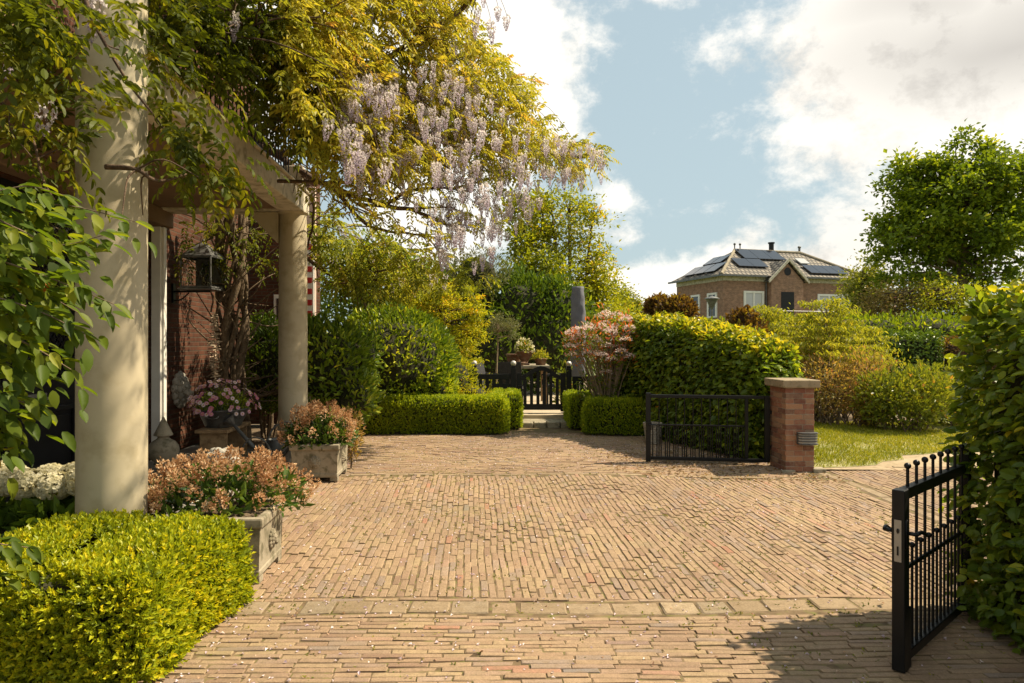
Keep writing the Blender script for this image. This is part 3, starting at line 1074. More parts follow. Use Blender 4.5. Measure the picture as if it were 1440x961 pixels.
hbuild(b, 'grille', M['black'], door)
b = MB()
p0 = [hp(-2.42 + .2 * i, -1.80 - .01 * (i in (0, 2)), .97) for i in range(3)]
hbox(b, -2.32, -1.98, -1.86, -1.842, .90, 1.0)
b.tube([hp(-2.3, -1.83, .95), hp(-2.28, -1.80, .95), hp(-2.02, -1.80, .95), hp(-2.0, -1.83, .95)], .013, 8)
hbuild(b, 'letter_plate', M['steel'], door, bevel=.004)
b = MB()
hbox(b, DA1 - .02, DA1 + .12, -1.75, -1.63, 0, 2.95)
hbox(b, DA1 + .01, DA1 + .09, -1.63, -1.60, 0, 2.95)
hbuild(b, 'door_casing', M['white'], bevel=.01)
b = MB()
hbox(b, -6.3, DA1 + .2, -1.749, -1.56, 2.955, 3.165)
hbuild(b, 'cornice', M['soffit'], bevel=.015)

# balcony: slab, fascia beam, railing
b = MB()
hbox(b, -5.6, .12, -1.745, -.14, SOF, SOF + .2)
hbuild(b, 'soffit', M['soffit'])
b = MB()
hbox(b, -4.55, .165, -.137, .165, SOF - .03, SOF + .235)
hbox(b, -4.55, .19, -.13, .19, SOF + .237, SOF + .265)
hbox(b, -.137, .165, -1.745, -.14, SOF - .028, SOF + .233)
hbuild(b, 'fascia', M['fascia'], bevel=.012)
b = MB()
hbox(b, -.13, .15, -.12, .15, SOF + .266, SOF + .55)
hbuild(b, 'balcony_post', M['fascia'], bevel=.012)
b = MB()
b.tube([hp(-4.4, .0, SOF + 1.15), hp(.0, .0, SOF + 1.15)], .022, 8)
b.tube([hp(-4.4, .0, SOF + .42), hp(-.1, .0, SOF + .42)], .014, 8)
for i in range(40):
    a_ = -4.4 + i * .11
    b.tube([hp(a_, .0, SOF + .262), hp(a_, 0, SOF + 1.15)], .008, 6)
for i in range(14):
    b.tube([hp(.0, -.1 - i * .12, SOF + .262), hp(0, -.1 - i * .12, SOF + 1.15)], .008, 6)
b.tube([hp(0, 0, SOF + 1.15), hp(0, -1.7, SOF + 1.15)], .022, 8)
hbuild(b, 'balcony_railing', M['black'])
# columns
b = MB()
b.lathe([(.235, 0), (.235, .07), (.215, .09), (.19, .12), (.182, .2), (.178, 1.5), (.172, 2.6), (.166, SOF - .06), (.19, SOF - .031)], hp(0, 0), 40)
hbuild(b, 'column', M['cream'], smooth=True).modifiers.new('e', 'EDGE_SPLIT')
b = MB()
b.lathe([(.25, 0), (.25, .08), (.22, .1), (.2, .14), (.194, .25), (.194, 3.5), (.188, 6.4), (.24, 6.45)], (-2.459, 4.2, 0), 48)
hbuild(b, 'column', M['cream'], smooth=True).modifiers.new('e', 'EDGE_SPLIT')
b = MB()
b.extr([hp(.09, -.16, SOF - .032), hp(.09, -.52, SOF - .032), hp(.09, -.52, SOF - .07), hp(.09, -.18, SOF - .42), hp(.09, -.16, SOF - .42)], AX * -.18)
hbuild(b, 'corbel', M['cream'], bevel=.008)
# wing wall beyond: window, plaster pier and striped shutter (faces the camera)
b = MB()
hbox(b, 3.70, 3.749, -1.3, -.85, .95, 2.35)
win = hbuild(b, 'window', M['white'])
b = MB()
hbox(b, 3.68, 3.698, -1.25, -1.09, 1.02, 2.28)
hbox(b, 3.68, 3.698, -1.06, -.90, 1.02, 2.28)
hbuild(b, 'pane', M['glass'], win)
b = MB()
hbox(b, 3.64, 3.699, -1.36, -.79, .88, .949)
hbuild(b, 'sill', M['white'], win)
b = MB()
hbox(b, 3.66, 3.749, -.72, -.553, .0, 4.3)
hbuild(b, 'plaster_pier', noisy('pink_plaster', (.55, .4, .32), (.64, .49, .4), 6, .8, .1), bevel=.01)
b = MB()
hbox(b, 3.58, 3.63, -.74, -.56, 1.5, 3.3)
shut = hbuild(b, 'shutter', M['white'], bevel=.006)
for k in range(9):
    b = MB()
    hbox(b, 3.572, 3.579, -.71, -.59, 1.55 + k * .2, 1.65 + k * .2)
    hbuild(b, 'shutter_stripe', M['red'], shut)

# ------------------------------------------------------------------ porch things
def lion_head(b, c, nrm, r):
    """carved lion mask: mane lobes, brow, cheeks, snout, ears; nrm = outward direction"""
    c = np.array(c, float)
    nrm = unit(np.array(nrm, float))
    up = np.array([0, 0, 1.])
    sd = np.cross(up, nrm)
    Mx = Matrix((tuple(sd), tuple(nrm), tuple(up))).transposed()
    def loc(x, y, z):
        return c + (sd * x + nrm * y + up * z) * r
    def bl(x, y, z, rx, ry, rz):
        b.ball(loc(x, y, z), (rx * r, ry * r, rz * r), 10, 7, Mx)
    for k in range(13):
        t = 2 * math.pi * k / 13
        bl(math.sin(t) * .78, .08, math.cos(t) * .82 + .02, .26, .2, .28)
    for k in range(10):
        t = 2 * math.pi * (k + .5) / 10
        bl(math.sin(t) * .52, .22, math.cos(t) * .56 + .05, .22, .22, .24)
    bl(0, .25, .05, .52, .38, .58)
    bl(0, .55, -.2, .26, .3, .22)
    bl(0, .72, -.1, .13, .12, .09)
    for s_ in (-1, 1):
        bl(s_ * .16, .6, -.27, .16, .18, .13)
        bl(s_ * .22, .5, .2, .16, .12, .08)
        bl(s_ * .22, .52, .09, .08, .07, .06)
        bl(s_ * .5, .25, .55, .16, .1, .18)
    bl(0, .5, -.5, .16, .16, .1)
    return b


def planter(loc, rz, wd, dp, ht, label):
    t = thing('stone_planter', label, 'planter', loc, rz, 'square stone planters with lion masks')
    b = MB()
    hw, hd = wd / 2, dp / 2
    # tapered body, ring walls
    b._add([(-hw * .94, -hd * .94, .03), (hw * .94, -hd * .94, .03), (hw * .94, hd * .94, .03), (-hw * .94, hd * .94, .03),
            (-hw * .98, -hd * .98, ht * .84), (hw * .98, -hd * .98, ht * .84), (hw * .98, hd * .98, ht * .84), (-hw * .98, hd * .98, ht * .84)],
           [(0, 3, 2, 1), (0, 1, 5, 4), (1, 2, 6, 5), (2, 3, 7, 6), (3, 0, 4, 7)])
    b.build('body', M['stone'], t)
    b = MB()
    b.box((-hw * .965, -hd * .965, .028), (hw * .965, hd * .965, .075))
    b.build('plinth', M['stone'], t, bevel=.01)
    b = MB()
    o, i_ = 1.06, .86
    for (lo, hi) in (((-hw * o, -hd * o), (hw * o, -hd * i_)), ((-hw * o, hd * i_), (hw * o, hd * o)), ((-hw * o, -hd * i_ + .001), (-hw * i_, hd * i_ - .001)), ((hw * i_, -hd * i_ + .001), (hw * o, hd * i_ - .001))):
        b.box((lo[0], lo[1], ht * .84), (hi[0], hi[1], ht))
    b.build('rim', M['stone'], t, bevel=.012)
    b = MB()
    b.box((-hw * .855, -hd * .855, ht * .86), (hw * .855, hd * .855, ht * .93))
    b.build('soil', M['soil'], t)
    for sx in (-1, 1):
        for sy in (-1, 1):
            MB().box((sx * hw * .8 - .04, sy * hd * .8 - .04, -.01), (sx * hw * .8 + .04, sy * hd * .8 + .04, .0275)).build('foot', M['stone'], t)
    for (c, nn) in (((hw * .965, 0, ht * .5), (1, 0, 0)), ((0, -hd * .965, ht * .5), (0, -1, 0))):
        lion_head(MB(), c, nn, .062).build('lion_mask', M['stone'], t, smooth=True) if False else None
        q = MB()
        lion_head(q, c, nn, .062)
        q.build('lion_mask', M['stone'], t, smooth=True, disp=.002, dfreq=40)
    return t


planter((-1.82, 4.44, .015), HA, .52, .52, .40, 'stone planter with a lion mask, tucked against the end of the front box hedge')
planter((-2.125, 7.58, .015), HA, .50, .60, .385, 'stone planter with lion masks standing before the slimmer porch column')


def bloom_shrub(name, label, c, rx, ry, rz, nb, seed_top=.1):
    """glossy leaves with upright bronze flower clusters"""
    t = thing(name, label, 'shrub', c)
    n = 1300
    d = rnd_dirs(n)
    d[:, 2] = np.abs(d[:, 2]) * .9 - .1
    P = d * np.array([rx, ry, rz]) * rng.uniform(.6, 1.06, n)[:, None]
    foliage('leaves', P, unit(d), .085, .034, M['glossy_leaf'], t, depth=.02, up=.35, freq=6)
    d = rnd_dirs(nb)
    d[:, 2] = np.abs(d[:, 2])
    Pc = d * np.array([rx, ry, rz]) * rng.uniform(.9, 1.1, nb)[:, None]
    m = 52
    Pq = np.repeat(Pc, m, 0)
    ax = unit(np.repeat(d + np.array([0, 0, .8]), m, 0))
    tq = rng.uniform(0, 1, len(Pq))
    off = rnd_dirs(len(Pq))
    Pq = Pq + ax * (tq * .095)[:, None] + off * (.042 * (1.1 - tq * .8))[:, None]
    leaves('blossom', Pq, off + ax * .6, rnd_dirs(len(Pq)), rng.uniform(.016, .028, len(Pq)), .018, np.clip(np.repeat(rng.uniform(.1, .7, nb), m) + rng.normal(0, .2, len(Pq)), 0, 1), M['pieris_bloom'], t, hexa=False, fold=.25)
    b = MB()
    for k in range(26):
        q = Pc[k % nb]
        b.tube(smooth_path([(random.uniform(-.06, .06), random.uniform(-.06, .06), -rz * .25), q * .5 + np.array([0, 0, .03]), q], 4), [.006 * (1 - .07 * i) for i in range(9)], 5)
    b.build('stem', M['bark'], t)
    return t


bloom_shrub('flowering_shrub', 'wide bronze-blossomed shrub with dark glossy leaves spilling from the planter by the front hedge', (-1.98, 4.72, .40), .52, .5, .26, 95)
bloom_shrub('flowering_shrub', 'bronze-blossomed shrub filling the stone planter before the slimmer porch column', (-2.13, 7.58, .40), .36, .34, .34, 80)
# dry pieris tail hanging behind the second planter
t = thing('flowering_shrub', 'small withered shrub drooping behind the stone planter near the clipped bushes', 'shrub', (-1.92, 8.15, 0))
n = 700
d = rnd_dirs(n)
P = d * np.array([.16, .16, .34]) * rng.uniform(.4, 1, n)[:, None] + np.array([0, 0, .40])
foliage('leaves', P, d, .04, .02, M['shrub_brown'], t, depth=.01)
MB().tube([(0, 0, -.02), (.02, 0, .3), (-.02, .02, .6)], .012, 6).build('stem', M['bark'], t)

# stone finial
b = MB()
b.lathe([(.10, 0), (.10, .05), (.075, .07), (.07, .12), (.10, .145), (.085, .16), (.12, .19), (.155, .24), (.166, .29), (.155, .34), (.12, .385), (.075, .41), (.055, .43), (.06, .445), (.095, .455), (.095, .465), (.06, .54), (.025, .62), (.008, .66)], (0, 0, 0), 28)
o = b.build('stone_finial', M['stone'], None, smooth=True, disp=.003, dfreq=12)
o.location = (-3.83, 7.5, .015)
tag(o, 'weathered stone urn finial with a pointed tip standing on the porch floor', 'finial')

# stone ornament
b = MB()
b.lathe([(.16, 0), (.16, .06), (.12, .1), (.11, .22), (.13, .25)], (0, 0, 0), 20)
o = thing('stone_ornament', 'lumpy grey carved stone ornament half hidden by the bronze-blossomed shrub', 'ornament', (-2.72, 6.45, .0))
b.build('pedestal', M['stone_grey'], o, smooth=True)
b = MB()
for k in range(34):
    d = rnd_dirs(1)[0]
    b.ball(np.array([0, 0, .37]) + d * np.array([.13, .12, .10]), rng.uniform(.035, .065), 9, 6)
b.ball((0, 0, .36), (.15, .14, .13), 12, 8)
b.build('carving', M['stone_grey'], o, smooth=True, disp=.006, dfreq=14)

# bench with zinc tub of daisies
bx, by = -3.52, 8.35
t = thing('wooden_bench', 'small weathered plank bench carrying the zinc tub', 'bench', (bx, by, .015), HA)
b = MB()
b.box((-.19, -.42, .415), (.19, .42, .455))
b.build('seat', M['old_wood'], t, bevel=.006)
for y_ in (-.36, .33):
    b = MB()
    b.box((-.155, y_, 0), (.155, y_ + .04, .4145))
    b.build('leg', M['old_wood'], t, bevel=.004)
b = MB()
b.box((-.02, -.318, .12), (.02, .328, .2))
b.build('stretcher', M['old_wood'], t, bevel=.004)
b = MB()
b.lathe([(.20, 0), (.205, .01), (.285, .20), (.295, .205), (.295, .215), (.28, .215), (.27, .19), (.2, .15)], (0, 0, 0), 32, 1.0, 1.15)
o = thing('zinc_tub', 'old zinc wash tub standing on the plank bench', 'tub', (bx, by - .02, .4715), HA)
b.build('tub_body', M['zinc'], o, smooth=True)
for s_ in (-1, 1):
    b = MB()
    b.tube(smooth_path([(-.06, s_ * .325, .15), (-.045, s_ * .36, .13), (.045, s_ * .36, .13), (.06, s_ * .325, .15)], 4), .007, 6)
    b.build('handle', M['zinc'], o)
b = MB()
b.lathe([(.24, 0), (.25, .012)], (0, 0, .165), 24, 1, 1.15)
b.build('soil', M['soil'], o)
t = thing('daisy_plant', 'mound of pink and white daisies growing in the zinc tub', 'flowers', (bx, by - .02, .655))
n = 900
d = rnd_dirs(n)
d[:, 2] = np.abs(d[:, 2])
P = d * np.array([.33, .36, .30]) * rng.uniform(.5, .95, n)[:, None]
foliage('leaves', P, d, .045, .014, M['laurel'], t, depth=.02, freq=6)
nf = 165
d = rnd_dirs(nf)
d[:, 2] = np.abs(d[:, 2]) * 1.1 - .05
Pc = d * np.array([.37, .40, .34]) * rng.uniform(.98, 1.14, nf)[:, None]
nd = unit(d + np.array([.35, -.4, .25]) + rnd_dirs(nf) * .3)
m = 12
ang = np.tile(np.arange(m) * 2 * math.pi / m, nf)
ax = np.repeat(nd, m, 0)
A = unit(np.cross(ax, np.array([.1, .2, 1.])))
B = np.cross(ax, A)
rad = A * np.cos(ang)[:, None] + B * np.sin(ang)[:, None]
leaves('petals', np.repeat(Pc, m, 0) + rad * .004, rad + ax * .2, ax, .024, .013, np.clip(np.repeat(rng.beta(1.6, 1.6, nf), m) + rng.normal(0, .05, nf * m), 0, 1), M['daisy'], t, fold=.05, curl=.1)
b = MB()
for k in range(nf):
    b.ball(Pc[k] + nd[k] * .004, .008, 6, 4)
b.build('flower_eye', plain('yellow_eye', (.55, .36, .06), .8), t)
b = MB()
for k in range(0, nf, 3):
    b.tube([(Pc[k][0] * .3, Pc[k][1] * .3, -.01), Pc[k] * .7, Pc[k]], .002, 4, False)
b.build('stem', M['laurel'], t)

# wall lantern on its bracket
lc = hp(.52, -1.32, 2.22)
t = thing('wall_lantern', 'large square glass wall lantern with a peaked metal roof on the brick wall', 'lantern', tuple(lc), -HA)
b = MB()
S_ = .20
for sx in (-1, 1):
    for sy in (-1, 1):
        b.tube([(sx * S_, sy * S_, .0), (sx * S_, sy * S_, .40)], .014, 6)
for z_ in (.0, .40):
    for s_ in (-1, 1):
        b.tube([(-S_, s_ * S_, z_), (S_, s_ * S_, z_)], .016, 6)
        b.tube([(s_ * S_, -S_, z_), (s_ * S_, S_, z_)], .016, 6)
b.box((-S_ - .03, -S_ - .03, -.035), (S_ + .03, S_ + .03, -.017))
b.build('frame', M['zinc'], t)
b = MB()
b.box((-S_ + .012, S_ - .01, .012), (S_ - .012, S_ - .004, .39))
b.build('back_plate', M['zinc'], t)
b = MB()
e = S_ + .015
b._add([(-e, -e, .412), (e, -e, .412), (e, e, .412), (-e, e, .412), (-.02, -.02, .61), (.02, -.02, .61), (.02, .02, .61), (-.02, .02, .61)], [(0, 3, 2, 1), (0, 1, 5, 4), (1, 2, 6, 5), (2, 3, 7, 6), (3, 0, 4, 7), (4, 5, 6, 7)])
b.ball((0, 0, .635), .022, 8, 6)
b.build('lantern_roof', M['zinc'], t)
for (lo, hi) in (((-S_ + .01, -S_ - .002, .012), (S_ - .01, -S_ + .002, .39)), ((S_ - .002, -S_ + .01, .012), (S_ + .002, S_ - .01, .39))):
    b = MB()
    b.box(lo, hi)
    b.build('glass_pane', M['clear'], t)
b = MB()
b.tube([(0, 0, -.01), (0, 0, .14)], .018, 8)
b.build('lamp_holder', M['brass'], t)
b = MB()
b.lathe([(.014, .0), (.02, .02), (.04, .07), (.036, .1), (.012, .125), (.001, .128)], (0, 0, .142), 14)
b.build('bulb', M['clear'], t, smooth=True)
b = MB()
b.box((-.425, -.03, -.2), (-.40, .03, .06))
b.box((-.40, -.02, -.06), (.1, .02, -.036))
b.tube(smooth_path([(-.40, 0, -.17), (-.3, 0, -.15), (-.2, 0, -.065)], 5), .01, 6)
b.build('bracket', M['black'], t)

# driftwood garland hanging from the lantern
t0_ = hp(.38, -1.12, 0)
t = thing('driftwood_garland', 'string of small driftwood pieces hanging below the wall lantern', 'garland', (t0_[0], t0_[1], .93))
b = MB()
b.tube([(0, 0, 0), (0, 0, 1.27)], .003, 4)
b.build('cord', M['old_wood'], t)
b = MB()
z_ = .0
for k in range(46):
    a_ = random.uniform(0, math.pi)
    L_ = random.uniform(.05, .095) * (1.0 if k > 8 else .9)
    d = np.array([math.cos(a_), math.sin(a_), random.uniform(-.15, .15)])
    c = np.array([random.uniform(-.015, .015), random.uniform(-.015, .015), z_])
    b.tube([c - d * L_, c - d * L_ * .2 + np.array([0, 0, .004]), c + d * L_], [.006, .0095, .006], 6)
    z_ += .0205
b.build('driftwood', M['bone'], t)

# lion mask on the wall
mc = hp(.78, -1.75, .83)
o = thing('stone_mask', 'round carved stone lion mask fixed to the brick wall beside the daisies', 'wall ornament', tuple(mc))
b = MB()
lion_head(b, (0, 0, 0), tuple(AN), .235)
b.build('mask', M['stone_grey'], o, smooth=True, disp=.008, dfreq=13)

# watering cans
def watering_can(loc, rz, s, label, mat):
    t = thing('watering_can', label, 'watering can', loc, rz, 'zinc watering cans on the porch')
    b = MB()
    b.lathe([(.115 * s, 0), (.12 * s, .008), (.122 * s, .2 * s), (.105 * s, .235 * s), (.102 * s, .245 * s), (.095 * s, .24 * s), (.09 * s, .19 * s)], (0, 0, 0), 26)
    b.build('can_body', mat, t, smooth=True)
    b = MB()
    b.tube([(.105 * s, 0, .05 * s), (.2 * s, 0, .15 * s), (.40 * s, 0, .40 * s)], [.03 * s, .022 * s, .015 * s], 10)
    b.build('spout', mat, t, smooth=True)
    b = MB()
    d = unit(np.array([.2, 0, .25]))
    p = np.array([.40 * s, 0, .40 * s])
    b.tube([p, p + d * .03 * s, p + d * .07 * s, p + d * .078 * s], [.016 * s, .035 * s, .055 * s, .05 * s], 14)
    b.build('rose', mat, t)
    b = MB()
    b.tube(smooth_path([(-.118 * s, 0, .05 * s), (-.2 * s, 0, .14 * s), (-.2 * s, 0, .3 * s), (-.1 * s, 0, .4 * s), (.03 * s, 0, .36 * s), (.1 * s, 0, .235 * s)], 5), .010 * s, 7)
    b.build('handle', mat, t)
    return t


watering_can((-2.83, 7.72, .015), R(8), 1.0, 'open zinc watering can with its long spout pointing at the planter', M['zinc'])
watering_can((-2.84, 8.28, .015), R(200), 1.25, 'taller zinc watering can standing behind the other one', M['zinc'])

# hydrangea by the door
t = thing('plant_trough', 'low dark trough holding the cream hydrangeas beside the black door', 'planter', (-3.35, 4.55, .0), HA)
b = MB()
b.box((-.7, -.2, 0), (.58, .2, .22))
b.build('trough_body', M['zinc'], t, bevel=.01)
b = MB()
for (lo, hi) in (((-.73, -.23, .2205), (.61, -.18, .25)), ((-.73, .18, .2205), (.61, .23, .25)), ((-.73, -.179, .2205), (-.68, .179, .25)), ((.56, -.179, .2205), (.61, .179, .25))):
    b.box(lo, hi)
b.build('rim', M['stone_grey'], t, bevel=.008)
for (hc, lab) in (((-3.6, 4.62), 'cream mophead hydrangea in the trough, the one nearer the door'), ((-3.05, 4.6), 'cream mophead hydrangea in the trough, the one nearer the tall column')):
    t = thing('hydrangea', lab, 'flowers', (hc[0], hc[1], .235), 0, 'cream hydrangeas by the door')
    n = 240
    d = rnd_dirs(n)
    d[:, 2] = np.abs(d[:, 2]) * .8
    P = d * np.array([.30, .24, .26]) * rng.uniform(.5, 1, n)[:, None]
    foliage('leaves', P, d, .12, .075, M['dark_leaf'], t, depth=.02)
    heads = [(-.2, -.02, .31, .14), (.0, -.05, .30, .13), (.19, .0, .33, .15), (.05, .12, .34, .13), (-.15, .14, .33, .12)]
    Pf = []
    Nf = []
    for (x_, y_, z_, r_) in heads:
        k_ = 210
        d = rnd_dirs(k_)
        Pf.append(np.array([x_, y_, z_]) + d * r_ * np.array([.92, .92, .72]) * rng.uniform(.93, 1.03, k_)[:, None])
        Nf.append(d)
    Pf = np.concatenate(Pf)
    Nf = np.concatenate(Nf)
    a1 = unit(np.cross(Nf, rnd_dirs(len(Nf))))
    a2 = np.cross(Nf, a1)
    vv = np.clip(noise3(Pf + np.array(hc + (0,)), 9) * .2 + .55 + rng.normal(0, .22, len(Pf)), 0, 1)
    pr = [leaf_arrays(Pf, q, Nf + rnd_dirs(len(Pf)) * .35, .032, .030, vv, fold=.1, curl=.3) for q in (a1, -a1, a2, -a2)]
    V, f_, v_ = cat(pr)
    mesh_np('flower_head', V, f_, M['hydrangea'], t, v_)
    b = MB()
    for (x_, y_, z_, r_) in heads:
        b.tube([(x_ * .4, y_ * .4, -.01), (x_ * .8, y_ * .8, .15), (x_, y_, z_)], .005, 5)
    b.build('stem', M['bark'], t)

# ------------------------------------------------------------------ clipped box hedges
def box_hedge(label, path, width, n, name='box_hedge', L=.02, W=.011, slen=.05, z0=0.0, nl=7, mat='box', depth=.02, group=None, bump=.025):
    t = thing(name, label, 'hedge', (path[0][0], path[0][1], z0), 0, group)
    org = np.array([path[0][0], path[0][1], z0])
    P, Nn = hedge_surface(path, width, n, z0, bump, 5, .3)
    P = P - Nn * np.abs(rng.normal(0, depth, len(P)))[:, None]
    k = P[:, 2] > z0 + .02
    P, Nn = P[k] - org, Nn[k]
    D = Nn * .9 + np.array([0, 0, .55]) + rnd_dirs(len(P)) * .55
    bv = np.clip(.36 + rng.normal(0, .14, len(P)) + noise3(P, 3) * .12, 0, 1)
    V, f_, v_ = shoots(P - unit(D) * slen * .5, D, nl, slen * rng.uniform(.6, 1.3, len(P)), L, W, bv, hexa=False)
    mesh_np('leaves', V, f_, M[mat], t, v_)
    pth = [(p[0] - org[0], p[1] - org[1], p[2]) for p in path]
    hedge_core('branches', pth, width, t, M['twig'], 0, .84)
    return t


box_hedge('bright low box hedge in full sun beside the tall cream column, nearest the camera', [(-2.12, 2.98, .50), (-2.08, 3.5, .50), (-2.03, 3.99, .48)], 1.06, 10500, L=.028, W=.0155, slen=.065, bump=.035)
box_hedge('end of the bright box hedge running on before the door trough', [(-2.62, 3.05, .44), (-3.3, 2.95, .44), (-4.6, 2.8, .44)], 1.0, 3500, L=.028, W=.0155, slen=.065, depth=.02)
# the box-edged bed on the left of the little gate
LH = [(-2.75, 11.25, .60), (-.12, 11.25, .60)]
box_hedge('low clipped box hedge edging the bed of rounded bushes, left of the stone step', LH, .60, 14000, L=.026, W=.014, slen=.05, nl=6, mat='box_far', bump=.02)
box_hedge('short return of the box hedge running back towards the black picket gate', [(-.12, 11.62, .60), (-.12, 12.75, .60)], .55, 5000, L=.026, W=.014, slen=.05, nl=6, mat='box_far', bump=.02)
box_hedge('low clipped box hedge under the photinia, right of the stone step', [(1.25, 11.28, .57), (2.45, 11.0, .57)], .62, 6500, L=.026, W=.014, slen=.05, nl=6, mat='box_far', bump=.02)
box_hedge('short return of the box hedge behind the photinia side of the gate path', [(1.26, 11.68, .57), (1.22, 12.7, .57)], .55, 4000, L=.026, W=.014, slen=.05, nl=6, mat='box_far', bump=.02)


# ------------------------------------------------------------------ beech hedges
def beech_hedge(label, path, width, n, L, W, name='beech_hedge', mat='beech', top='beech_top', ntop=0, core='twig', depth=.07, z0=0, bump=.05, shrink=.78):
    t = thing(name, label, 'hedge', (path[0][0], path[0][1], z0))
    org = np.array([path[0][0], path[0][1], z0])
    P, Nn = hedge_surface(path, width, n, z0, bump, 4, .27)
    k = P[:, 2] > z0 + .03
    P, Nn = P[k] - org, Nn[k]
    n = len(P)
    # leaves hang in sprays: tip outward and slightly down, blades facing up and out
    Pi = P - Nn * np.abs(rng.normal(0, depth, n))[:, None] + rng.normal(0, .03, (n, 3))
    side = unit(np.cross(Nn, np.array([.02, .03, 1.])))
    D = Nn * .45 + side * rng.normal(0, .75, n)[:, None] + np.array([0, 0, -.22]) + rnd_dirs(n) * .45
    D = D + np.array([0, 0, 1.0]) * (Nn[:, 2:3] > .6) * .7
    Nl = Nn * .75 + np.array([0, 0, .75]) + rnd_dirs(n) * .5
    s_ = np.clip(rng.normal(1, .2, n), .55, 1.5)
    leaves('leaves', Pi, D, Nl, L * s_, W * s_, np.minimum(vval(P, 3, .3, .42, .14), np.where(rng.uniform(0, 1, n) < .012, 1, .95)), M[mat], t, fold=.10, curl=.18, hexa=2 if L < .07 else True)
    if ntop:  # shoots on top only, coloured yellower as if catching the sun
        P, Nn = hedge_surface(path, width, ntop * 4, z0, bump, 4, .27)
        k = (Nn[:, 2] > .55)
        P, Nn = P[k] - org, Nn[k]
        n = len(P)
        D = np.array([0, 0, .55]) + rnd_dirs(n) * np.array([1, 1, .6]) + Nn * .2
        P = P + np.array([0, 0, 1.]) * rng.uniform(-.03, L * 1.6, n)[:, None]
        leaves('sunlit_top_shoots', P, D, np.array([0, 0, 1.]) + rnd_dirs(n) * .7, L * rng.uniform(.6, 1.1, n), W * .9, rng.uniform(0, 1, n), M[top], t, fold=.14, curl=.28, hexa=2)
    hedge_core('branches', [(p[0] - org[0], p[1] - org[1], p[2]) for p in path], width, t, M[core], 0, shrink)
    return t


beech_hedge('tall leafy beech hedge at the right edge, behind the open black side gate', [(3.18, .9, 1.75), (3.16, 2.2, 1.76), (3.19, 3.1, 1.76), (3.25, 3.80, 1.74)], 1.5, 30000, .060, .045, ntop=3000, bump=.03)
beech_hedge('long beech hedge behind the double driveway gate leaf, sloping down to the brick pillar', [(2.05, 12.3, 1.84), (2.42, 11.2, 1.80), (2.85, 10.0, 1.66), (3.25, 9.1, 1.48), (3.42, 8.75, 1.36)], .85, 19000, .082, .060, ntop=3000)

# ------------------------------------------------------------------ driveway gate leaf and brick pillar
def rel(o, p):
    return (p[0] - o[0], p[1] - o[1], p[2] - (o[2] if len(o) > 2 else 0))


ga, gb = np.array([1.70, 8.52, 0]), np.array([3.10, 8.30, 0])
t = thing('driveway_gate', 'wide low black metal driveway gate leaf hung on the brick pillar', 'gate', tuple(ga))
gd = unit(gb - ga)
gl = np.linalg.norm(gb - ga)
g0 = np.zeros(3)
def gp(s_, z):
    return gd * s_ + np.array([0, 0, z])
b = MB()
b.obox(gp(-.03, 0), gp(.03, 0), .06, .005, .86)
b.obox(gp(gl - .03, 0), gp(gl + .03, 0), .06, .03, .84)
b.obox(gp(gl - .26, 0), gp(gl - .22, 0), .05, .075, .795)
b.obox(gp(.031, 0), gp(gl - .031, 0), .045, .80, .84)
b.obox(gp(.031, 0), gp(gl - .031, 0), .045, .03, .07)
b.obox(gp(.031, 0), gp(gl - .262, 0), .02, .455, .475)
b.build('gate_frame', M['black'], t, bevel=.004)
b = MB()
nb_ = 11
for i in range(1, nb_):
    s_ = .03 + (gl - .29) * i / nb_
    b.tube([gp(s_, .07), gp(s_, .80)], .007, 6)
for i in range(2 * nb_):
    s_ = .03 + (gl - .29) * (i + .5) / (2 * nb_)
    if i % 2 == 0 or True:
        b.tube([gp(s_, .07), gp(s_, .456)], .0075, 6)
b.build('gate_bars', M['black'], t)
b = MB()
b.obox(gp(gl + .031, 0), gp(gl + .07, 0), .02, .2, .24)
b.build('hinge', M['black'], t)
MB().obox(gp(gl + .031, 0), gp(gl + .07, 0), .02, .62, .66).build('hinge', M['black'], t)
b = MB()
b.box((-.03, -.06, .40), (.03, -.032, .50))
b.tube([(.0, -.06, .47), (.0, -.09, .47), (.09, -.09, .47)], .008, 6)
b.build('latch', M['black'], t)

# pillar of real bricks
pc = np.array([3.325, 8.12])
pw, pd_ = .17, .22
t = thing('brick_pillar', 'square red brick gate pillar with a flat stone cap', 'pillar', (pc[0], pc[1], 0), R(2))
b = MB()
b.box((-pw + .0045, -pd_ + .0045, -.05), (pw - .0045, pd_ - .0045, .965))
b.build('mortar_core', M['mortar'], t)
Vs, Fs, vs = [], [], []
b = MB()
pv = []
ch = .058
for r_ in range(16):
    z0_, z1_ = r_ * .0605 - .005, r_ * .0605 + .0495
    for ax_, half, other in (('x', pw, pd_), ('y', pd_, pw)):
        for sgn in (-1, 1):
            s0 = -half if (r_ % 2 == 0) == (ax_ == 'x') else -half + .1
            e0 = half if (r_ % 2 == 0) == (ax_ == 'x') else half - .1
            x_ = s0
            # stretchers between the corner bricks
            while x_ < e0 - .02:
                L_ = min(.205, e0 - x_)
                if e0 - x_ - L_ < .05:
                    L_ = e0 - x_
                j = rng.uniform(-.002, .003)
                lo, hi = x_ + .0035, x_ + L_ - .0035
                if ax_ == 'x':
                    y0_, y1_ = sorted((sgn * (other + j), sgn * (other - .1)))
                    b.box((lo, y0_, z0_), (hi, y1_, z1_))
                else:
                    y0_, y1_ = sorted((sgn * (other + j), sgn * (other - .1)))
                    b.box((y0_, lo, z0_), (y1_, hi, z1_))
                pv += [rng.uniform()] * 8
                x_ += L_
o = b.build('brickwork', M['pillar_brick'], t, bevel=.004)
a = o.data.attributes.new('v', 'FLOAT', 'POINT')
a.data.foreach_set('value', np.array(pv, dtype=np.float32))
b = MB()
